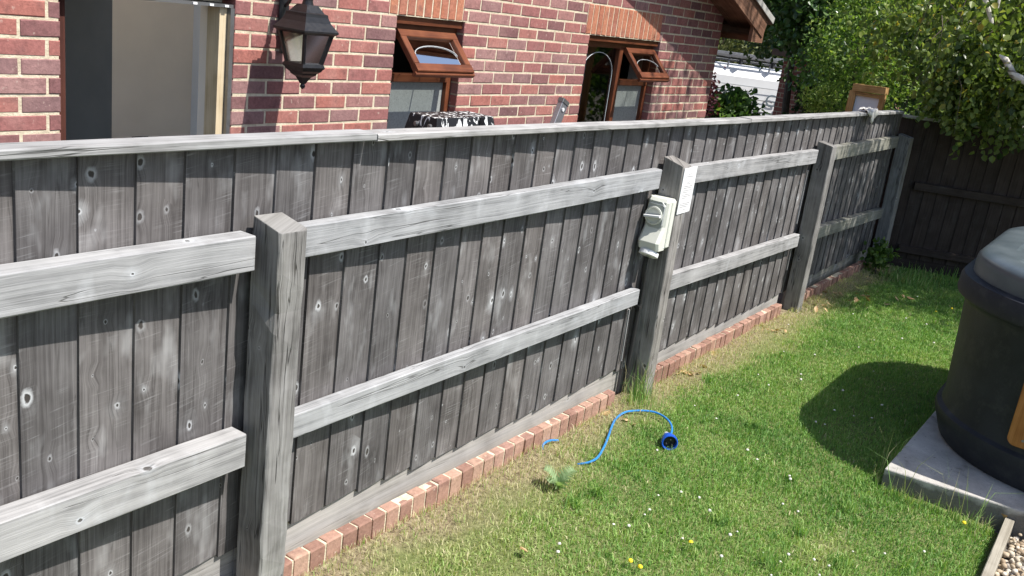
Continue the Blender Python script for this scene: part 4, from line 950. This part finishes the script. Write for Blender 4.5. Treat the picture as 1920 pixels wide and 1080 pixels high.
# ================================================================== van
vo, vd_ = V(19.5, 7.6, -1.02), V(.6, -.8, 0).normalized()     # direction along the side, pointing right in the view
if True:
    van = thing('white_van', 'white panel van with roof rack and dark lettering parked beyond the garden', 'van', tuple(vo))
    ux = V(-.6, .8, 0).normalized(); nx_ = V(-.8, -.6, 0).normalized()   # ux: to the van's left in view, nx_: toward viewer
    def vp(a, b, z): return vo + ux * a - nx_ * b + V(0, 0, z)          # a along, b depth away, z up
    m = MB(); prof_ = [(.05, .30), (0, .55), (.0, 1.25), (.06, 1.95), (.18, 2.12), (.9, 2.18), (1.62, 2.12), (1.74, 1.95), (1.8, 1.25), (1.8, .55), (1.75, .30)]
    secs = [(-1.6, 1.0), (-1.55, 1.0), (3.4, 1.0), (3.9, .96), (4.3, .62), (4.9, .52), (5.0, .45)]
    m.loft([[vp(a, b, .3 + (z - .3) * k) for b, z in prof_] for a, k in secs]); m.build('body', 'white', van, bevel=.02)
    for z in (1.78, 1.52, 1.28, .95):
        m = MB(); m.plank(vp(-1.5, -.004, z) , vp(3.3, -.004, z), .008, .014, r=.5); 
        m.build('panel_seam', plain('seam grey', (.35, .37, .39), .6) if z > 1.6 else M['steel'], van)
    m = MB()
    for b in (.12, 1.6): m.plank(vp(-1.5, b, 2.36), vp(3.2, b, 2.36), .035, .05, r=.5); m.plank(vp(-1.5, b, 2.26), vp(3.2, b, 2.26), .03, .03, r=.5)
    mk = MB(); mk.plank(vp(-1.5, .10, 2.31), vp(3.2, .10, 2.31), .02, .035, r=.5); [mk.plank(vp(a, .09, 2.20), vp(a, .09, 2.33), .10, .05, r=.5) for a in (-.55, .15, 1.0)]; mk.build('rack_bar', 'black', van)
    for a in (-1.4, -.5, .4, 1.3, 2.2, 3.1): m.plank(vp(a, .12, 2.34), vp(a, 1.6, 2.34), .04, .03, r=.5); m.plank(vp(a, .12, 2.12), vp(a, .12, 2.36), .03, .03, r=.5)
    m.build('roof_rack', 'alu', van)
    m = MB(); m.plank(vp(-1.2, .6, 2.40), vp(2.9, .6, 2.40), .30, .05, r=.5); m.build('ladder', 'alu', van)
    for a in (-.8, 3.6):
        m = MB(); c = vp(a, .0, .34); 
        def wr(r_, o_): return [c - nx_ * o_ + (ux * math.cos(q) + V(0, 0, 1) * math.sin(q)) * r_ for q in [2 * math.pi * k / 20 for k in range(20)]]
        m.loft([wr(.33, .2), wr(.34, .0), wr(.22, -.01), wr(.2, .02)]); w_ = m.build('wheel', 'rubber', van, smooth=True)
    for txt, a, z, sz, mt in (('G', -.50, 1.42, .36, 'slate'), ('V', .34, 1.58, .24, 'slate'), ('ES', -.72, 1.22, .22, 'winered')):
        cu = bpy.data.curves.new('lettering', 'FONT'); cu.body = txt; cu.size = sz; cu.extrude = .004; cu.align_x = 'LEFT'
        tmp = bpy.data.objects.new('tmp', cu); me = bpy.data.meshes.new_from_object(tmp); bpy.data.objects.remove(tmp)
        xdir = -ux; ydir = V(0, 0, 1); zdir = nx_; R3 = Matrix((xdir, ydir, zdir)).transposed().to_4x4(); p = vp(a, -.008, z); R3.translation = p
        me.transform(R3); me.materials.clear(); me.materials.append(M[mt]); o = bpy.data.objects.new('lettering', me); COL.objects.link(o); o.parent = van; o.matrix_parent_inverse = Matrix.Translation(-Vector(van.location))

# ================================================================== foliage
def leaves(name, C_, S_, colr, mat, parent=None, droop=.5, aspect=.72):
    n = len(C_); d = RNG.normal(0, 1, (n, 3)); d[:, 2] -= droop * 1.6; d /= np.linalg.norm(d, axis=1)[:, None]
    r = RNG.normal(0, 1, (n, 3)); s_ = np.cross(d, r); s_ /= np.linalg.norm(s_, axis=1)[:, None]; nn_ = np.cross(d, s_)
    S = S_[:, None]; w = S * aspect * .5; v = np.zeros((n, 6, 3), np.float32); fold = .16 * S
    v[:, 0] = C_; v[:, 1] = C_ + d * S * .32 + s_ * w + nn_ * fold; v[:, 2] = C_ + d * S * .68 + s_ * w * .72 + nn_ * fold * .8; v[:, 3] = C_ + d * S
    v[:, 4] = C_ + d * S * .68 - s_ * w * .72 + nn_ * fold * .8; v[:, 5] = C_ + d * S * .32 - s_ * w + nn_ * fold
    me = bpy.data.meshes.new(name); me.vertices.add(n * 6); me.vertices.foreach_set('co', v.reshape(-1))
    b = (np.arange(n) * 6)[:, None]; lv = (b + np.array([[0, 1, 2, 3, 0, 3, 4, 5]])).reshape(-1).astype(np.int32)
    me.loops.add(n * 8); me.loops.foreach_set('vertex_index', lv); me.polygons.add(n * 2); me.polygons.foreach_set('loop_start', (np.arange(n * 2) * 4).astype(np.int32))
    me.update(calc_edges=True); at = me.attributes.new('rnd', 'FLOAT', 'FACE'); at.data.foreach_set('value', np.repeat(np.clip(colr, 0, 1), 2).astype(np.float32))
    me.materials.append(mat); o = bpy.data.objects.new(name, me); COL.objects.link(o)
    if parent is not None: o.parent = parent; o.matrix_parent_inverse = Matrix.Translation(-Vector(parent.location))
    return o
def cloud(ell, clumps, per, sig, shell=.55):
    """leaf centres: clumps spread through ellipsoids, leaves gaussian about each clump"""
    out = []; cc = []
    vol = [e[1][0] * e[1][1] * e[1][2] * (e[2] if len(e) > 2 else 1) for e in ell]; tot = sum(vol)
    for e, vv in zip(ell, vol):
        c, r_ = np.array(e[0]), np.array(e[1]); k = max(1, int(clumps * vv / tot))
        u = RNG.normal(0, 1, (k, 3)); u /= np.linalg.norm(u, axis=1)[:, None]; rad = RNG.uniform(shell, 1, k) ** .6
        cl = c + u * rad[:, None] * r_; out.append((cl[:, None, :] + RNG.normal(0, sig, (k, per, 3)) * np.array([1, 1, .7])).reshape(-1, 3)); cc.append(np.repeat(RNG.uniform(-.22, .22, k), per))
    return np.concatenate(out), np.concatenate(cc)
def limbs(root, base, tops, r0, mat='bark', name='trunk'):
    m = MB(); base = V(*base)
    fork = base + (V(*tops[0]) - base) * .45
    for i, tp in enumerate(tops):
        tp = V(*tp); st_ = base if i == 0 else base + (V(*tops[0]) - base) * random.uniform(.25, .6); k = 9; pts = []
        side = V(random.uniform(-1, 1), random.uniform(-1, 1), 0) * .06 * (tp - st_).length
        for j in range(k + 1):
            f = j / k; pts.append(st_ + (tp - st_) * f + side * math.sin(f * math.pi) + V(random.uniform(-1, 1), random.uniform(-1, 1), 0) * .012)
        rr = r0 if i == 0 else r0 * .55; m.tube(pts, [rr * (1 - .82 * j / k) for j in range(k + 1)], 9)
    return m.build(name, mat, root, smooth=True)
M['birch'] = leafmat('birch leaves', [(0, (.035, .066, .018)), (.35, (.09, .14, .034)), (.65, (.18, .24, .056)), (.9, (.31, .37, .12)), (1, (.42, .32, .05))], .42, .36)
M['hazel'] = leafmat('broad dark leaves', [(0, (.025, .055, .018)), (.4, (.05, .115, .03)), (.8, (.09, .17, .045)), (1, (.16, .24, .09))], .35, .32, spec=.6)
M['lime'] = leafmat('lime leaves', [(0, (.04, .09, .02)), (.4, (.105, .19, .040)), (.8, (.24, .34, .07)), (1, (.40, .46, .15))], .42, .5)
M['purple'] = leafmat('purple leaves', [(0, (.045, .010, .022)), (.6, (.09, .02, .035)), (1, (.14, .06, .05))], .3, .45)
M['olive'] = leafmat('pale olive leaves', [(0, (.07, .09, .03)), (.5, (.13, .15, .05)), (1, (.24, .25, .11))], .4, .55)
M['deep'] = leafmat('deep green leaves', [(0, (.018, .034, .012)), (.6, (.035, .065, .02)), (1, (.07, .11, .034))], .3, .5)

# birch beside the corner, drooping over both fences
bt_ = thing('birch_tree', 'birch tree with pale trunk drooping its leaves over the dark fence corner', 'tree', (9.75, 1.0, 0))
limbs(bt_, (9.75, .95, -.02), [(9.35, .9, 5.6), (9.0, 1.9, 3.0), (8.2, .6, 4.2), (9.6, 2.2, 3.6), (8.9, -.4, 4.6), (8.6, 1.3, 2.6)], .10, 'birchbark')
m = MB(); m.tube([(8.36, 1.48, 2.42), (8.35, 1.456, 2.321), (8.35, 1.37, 2.169), (8.37, 1.33, 2.08)], [.022, .02, .016, .006], 8); m.build('limb', 'birchbark', bt_, smooth=True); m = MB(); m.tube([(8.42, 1.36, 2.34), (8.4, 1.352, 2.26), (8.4, 1.36, 2.2)], [.011, .009, .003], 6); m.build('limb', 'birchbark', bt_, smooth=True); m = MB(); m.tube([(8.2, 1.22, 1.905), (8.2, 1.17, 1.88), (8.2, 1.086, 1.776), (8.2, .97, 1.735), (8.3, .8, 1.70)], [.008, .024, .028, .03, .03], 9); m.build('limb', 'birchbark', bt_, smooth=True); m = MB(); m.tube([(9.32, 1.02, 1.86), (9.42, .97, 1.75), (9.52, .93, 1.66), (9.7, .9, 1.5)], [.03, .05, .06, .07], 10); m.tube([(8.95, 1.2, 1.95), (9.15, 1.1, 1.95), (9.35, 1.02, 1.86)], [.004, .008, .02], 6); m.tube([(9.0, .95, 2.1), (9.15, 1.0, 2.0), (9.4, .96, 1.80)], [.003, .006, .012], 6); m.build('limb', 'birchbark', bt_, smooth=True)
ell = [((9.3, 1.2, 2.15), (.75, .85, .75), 2.4), ((8.75, 1.30, 1.80), (.42, .50, .42), 2.6), ((8.65, .75, 1.70), (.42, .45, .45), 2.6), ((9.5, 2.15, 2.0), (.6, .55, .6), 1.7), ((9.5, -.6, 3.0), (1.4, 1.2, 1.1), 1.1), ((9.4, -1.9, 4.0), (1.6, 1.3, 1.0), .9), ((8.6, -1.15, 3.9), (1.05, .85, .7), 1.6), ((7.75, .0, 3.4), (.9, .42, .95), 3.4), ((8.6, .5, 6.5), (.9, .6, .7), .7)]
C1, k1 = cloud(ell, 1250, 24, .10, .2)
# hanging shoots
ST = []; SK = []
for _ in range(340):
    x = random.uniform(8.25, 9.35) if _ < 240 else random.uniform(8.25, 8.6); y = random.uniform(.35, 1.72) if _ < 240 else random.uniform(1.28, 1.74); z0_ = random.uniform(1.5, 2.1); L = random.uniform(.25, .75) * (1.1 if y < 1.0 else .75)
    zlow = 1.10 + .14 * math.sin(y * 9) + (.06 if y > 1.45 else -.05) + random.random() * .2
    n = int(L / .026); kk = random.uniform(-.2, .2)
    for j in range(n):
        z = z0_ - j * .03
        if z < zlow: break
        ST.append((x + random.gauss(0, .025), y + random.gauss(0, .025), z)); SK.append(kk)
tw = MB()
for q in range(70):
    x = random.uniform(8.3, 9.4); y = random.uniform(.5, 1.8); z = random.uniform(1.6, 2.4); dx_, dy_ = random.uniform(-.25, .1), random.uniform(-.25, .25)
    tw.tube([(x, y, z), (x + dx_ * .6, y + dy_ * .6, z - .10), (x + dx_, y + dy_, z - random.uniform(.25, .6))], [.004, .003, .001], 4)
tw.build('twigs', 'bark', bt_)
C1 = np.concatenate([C1, np.array(ST)]); k1 = np.concatenate([k1, np.array(SK)])
fr_ = [(8.12 + random.gauss(0, .08), 1.12 + random.gauss(0, .09), 1.83 + random.gauss(0, .07)) for _ in range(26)] + [(8.26 + random.gauss(0, .05), 1.38 + random.gauss(0, .10), 2.16 + random.gauss(0, .09)) for _ in range(34)]
C1 = np.concatenate([C1, np.array(fr_)]); k1 = np.concatenate([k1, np.full(len(fr_), .05)])
n = len(C1); leaves('crown', C1, RNG.uniform(.040, .072, n), RNG.normal(.52, .17, n) + k1 + (RNG.random(n) < .012) * .5, M['birch'], bt_, .8, .8)

def tree(name, label, cat, base, tops, r0, ell, clumps, per, sig, size, mat, shell=.5, mean=.45, droop=.3, asp=.7, group=None, bark='bark'):
    rt = thing(name, label, cat, base, group)
    limbs(rt, base, tops, r0, bark)
    C_, k_ = cloud(ell, clumps, per, sig, shell); n = len(C_)
    leaves('crown' if cat == 'tree' else 'foliage', C_, RNG.uniform(size * .7, size * 1.25, n), RNG.normal(mean, .16, n) + k_, M[mat], rt, droop, asp); return rt
tree('hazel_tree', 'broad leaved dark green tree directly right of the house eaves', 'tree', (13.4, 4.35, -.6), [(13.2, 4.4, 4.2), (12.4, 3.9, 2.6), (13, 5.0, 3.2), (12.5, 4.9, 2.6)], .07,
     [((12.5, 4.35, 2.35), (.9, .85, .62), 1.5), ((12.4, 3.85, 1.65), (.6, .45, .45), 1.2), ((12.8, 4.2, 3.6), (1.2, 1.3, .9), .5)], 420, 24, .11, .085, 'hazel', .3, .5, .3, .75)
tree('lime_shrub', 'bright yellow green shrub behind the timber frame panel', 'shrub', (10.6, 3.0, -.12), [(10.6, 3.0, 2.2), (10.4, 2.6, 1.8), (10.7, 3.3, 1.9)], .04,
     [((10.5, 2.95, 1.75), (.5, .55, .65), 1.3), ((10.3, 2.45, 1.5), (.35, .35, .4), 1.2), ((10.9, 3.0, 2.4), (.6, .6, .5), .8)], 330, 26, .07, .045, 'lime', .25, .5, .2, .6)
tree('garden_sapling', 'small feathery lime green sapling left of the timber frame panel', 'shrub', (9.3, 2.85, -.02), [(9.3, 2.85, 1.42), (9.25, 3.0, 1.3), (9.2, 2.75, 1.3)], .012,
     [((9.3, 2.82, 1.30), (.20, .17, .14), 1)], 60, 16, .035, .045, 'lime', .1, .75, -.2, .35)
tree('elder_shrub', 'low rounded green shrub in front of the white van', 'shrub', (11.8, 4.75, -.4), [(11.8, 4.75, 1.0), (11.7, 4.5, .9), (11.9, 5.0, .9)], .03,
     [((11.8, 4.76, .74), (.40, .42, .36), 1.5), ((11.8, 4.38, .46), (.3, .26, .26), .8)], 180, 20, .075, .085, 'lime', .2, .22, .2, .7)
tree('purple_shrub', 'slim purple leaved shrub against the corner of the house', 'shrub', (11.0, 4.78, -.3), [(11.0, 4.78, 1.3), (11.0, 4.7, 1.15)], .015,
     [((11.0, 4.78, 1.0), (.12, .11, .36), 1)], 40, 16, .05, .06, 'purple', .1, .5, .3, .5)
tree('ivy_post', 'dark climbing shrub hiding the right end of the white van', 'shrub', (13.0, 4.08, -.75), [(13.0, 4.08, 1.5), (13, 3.95, 1.3)], .04,
     [((13.0, 4.06, .98), (.25, .22, .75), 1.3), ((12.9, 3.8, .75), (.25, .25, .4), .8)], 120, 22, .075, .06, 'deep', .2, .6, .3, .8)
tree('olive_tree', 'pale olive green tree beyond the van roof under the eaves', 'tree', (26.5, 11.3, -1.0), [(26.5, 11.3, 4), (26, 10.5, 3)], .15,
     [((26.5, 11.0, 2.3), (1.6, 2.4, 1.5), 1)], 260, 26, .22, .12, 'olive', .4, .55, .2, .6)
tree('yew_tree', 'deep green tree filling the gap behind the broad leaved tree', 'tree', (17.5, 5.2, -1.0), [(17.5, 5.4, 5), (17, 5, 4)], .12,
     [((17.4, 6.0, 2.9), (1.3, 2.1, 1.5), 1), ((16.6, 4.6, 1.8), (1.0, 1.1, 1.5), 1), ((16.8, 5.0, 4.4), (2, 2.4, 1.2), .5)], 520, 26, .17, .11, 'deep', .35, .65, .2, .7)
tree('laurel_tree', 'mid green leafy tree behind the yellow green shrub', 'tree', (14.5, 3.6, -1.0), [(14.5, 3.6, 4), (14, 2.8, 3.4)], .12,
     [((14.2, 3.2, 2.2), (.9, 1.1, 1.1), 1.3), ((14.2, 3.3, 1.0), (.7, .9, .8), 1), ((14.4, 3.2, 3.6), (1.4, 1.6, .9), .5)], 420, 24, .13, .085, 'hazel', .3, .45, .3, .7)
tree('ash_tree', 'tall shaded tree behind the birch crown', 'tree', (13.2, .8, -1.0), [(13.2, .8, 5), (12.5, 0, 4)], .15,
     [((12.8, 1.2, 2.4), (.9, 1.5, 1.4), 1.2), ((13, .4, 1.2), (.9, 1.3, 1.2), 1), ((13, .8, 4.0), (1.4, 2.0, 1.0), .5)], 480, 24, .14, .085, 'lime', .3, .25, .3, .7)
# outhouse between the shrubs
sh = thing('brick_outhouse', 'dim brick outhouse with drainpipe glimpsed between shrubs', 'outhouse', (15.5, 5.2, -1.0))
m = MB(); m.box(15.2, 18.2, 4.1, 5.35, -1.1, 1.55, r=.5); m.build('wall', 'sidebrick', sh)
m = MB(); m.tube([(15.15, 4.75, -1), (15.15, 4.75, 1.5)], .04, 8); m.build('drainpipe', 'black', sh)
m = MB(); m.box(15.0, 18.4, 3.95, 5.5, 1.552, 1.65, r=.5); m.build('roof', 'tile', sh)
# far hedge: dense belt
m = MB(); pts = []
for (a, b) in (((38, 26), (34, -14)),):
    nseg = 40; nz = 8
    for i in range(nseg + 1):
        for j in range(nz + 1):
            f = i / nseg; x = a[0] + (b[0] - a[0]) * f + random.uniform(-.5, .5); y = a[1] + (b[1] - a[1]) * f; z = -1.2 + 7.5 * j / nz
            m.v.append((x + .25 * j * 0, y, z))
    for i in range(nseg):
        for j in range(nz):
            q = i * (nz + 1) + j; m.face((q, q + 1, q + nz + 2, q + nz + 1), ((0, 0),) * 4, .2)
hd = thing('tall_hedge', 'dark tall hedge belt closing the view far behind the gardens', 'hedge', (36, 6, -1))
core = m.build('inner_mass', 'deep', hd); md = core.modifiers.new('s', 'SOLIDIFY'); md.thickness = 1.2
u = RNG.random(16000); zz_ = RNG.uniform(-1, 6.5, 16000); Ch = np.stack([38 - 4 * u - 1.0 + RNG.normal(0, .35, 16000), 26 - 40 * u, zz_], 1)
leaves('foliage', Ch, RNG.uniform(.2, .38, 16000), RNG.normal(.6, .2, 16000), M['deep'], hd, .2, .7)
# corner weed
tree('corner_weed', 'small leafy green weed growing in the dark fence corner', 'weed', (8.15, 1.70, 0), [(8.15, 1.70, .26), (8.2, 1.66, .2)], .006,
     [((8.15, 1.70, .17), (.13, .09, .12), 1)], 26, 10, .035, .05, 'lime', .1, .3, .1, .7)
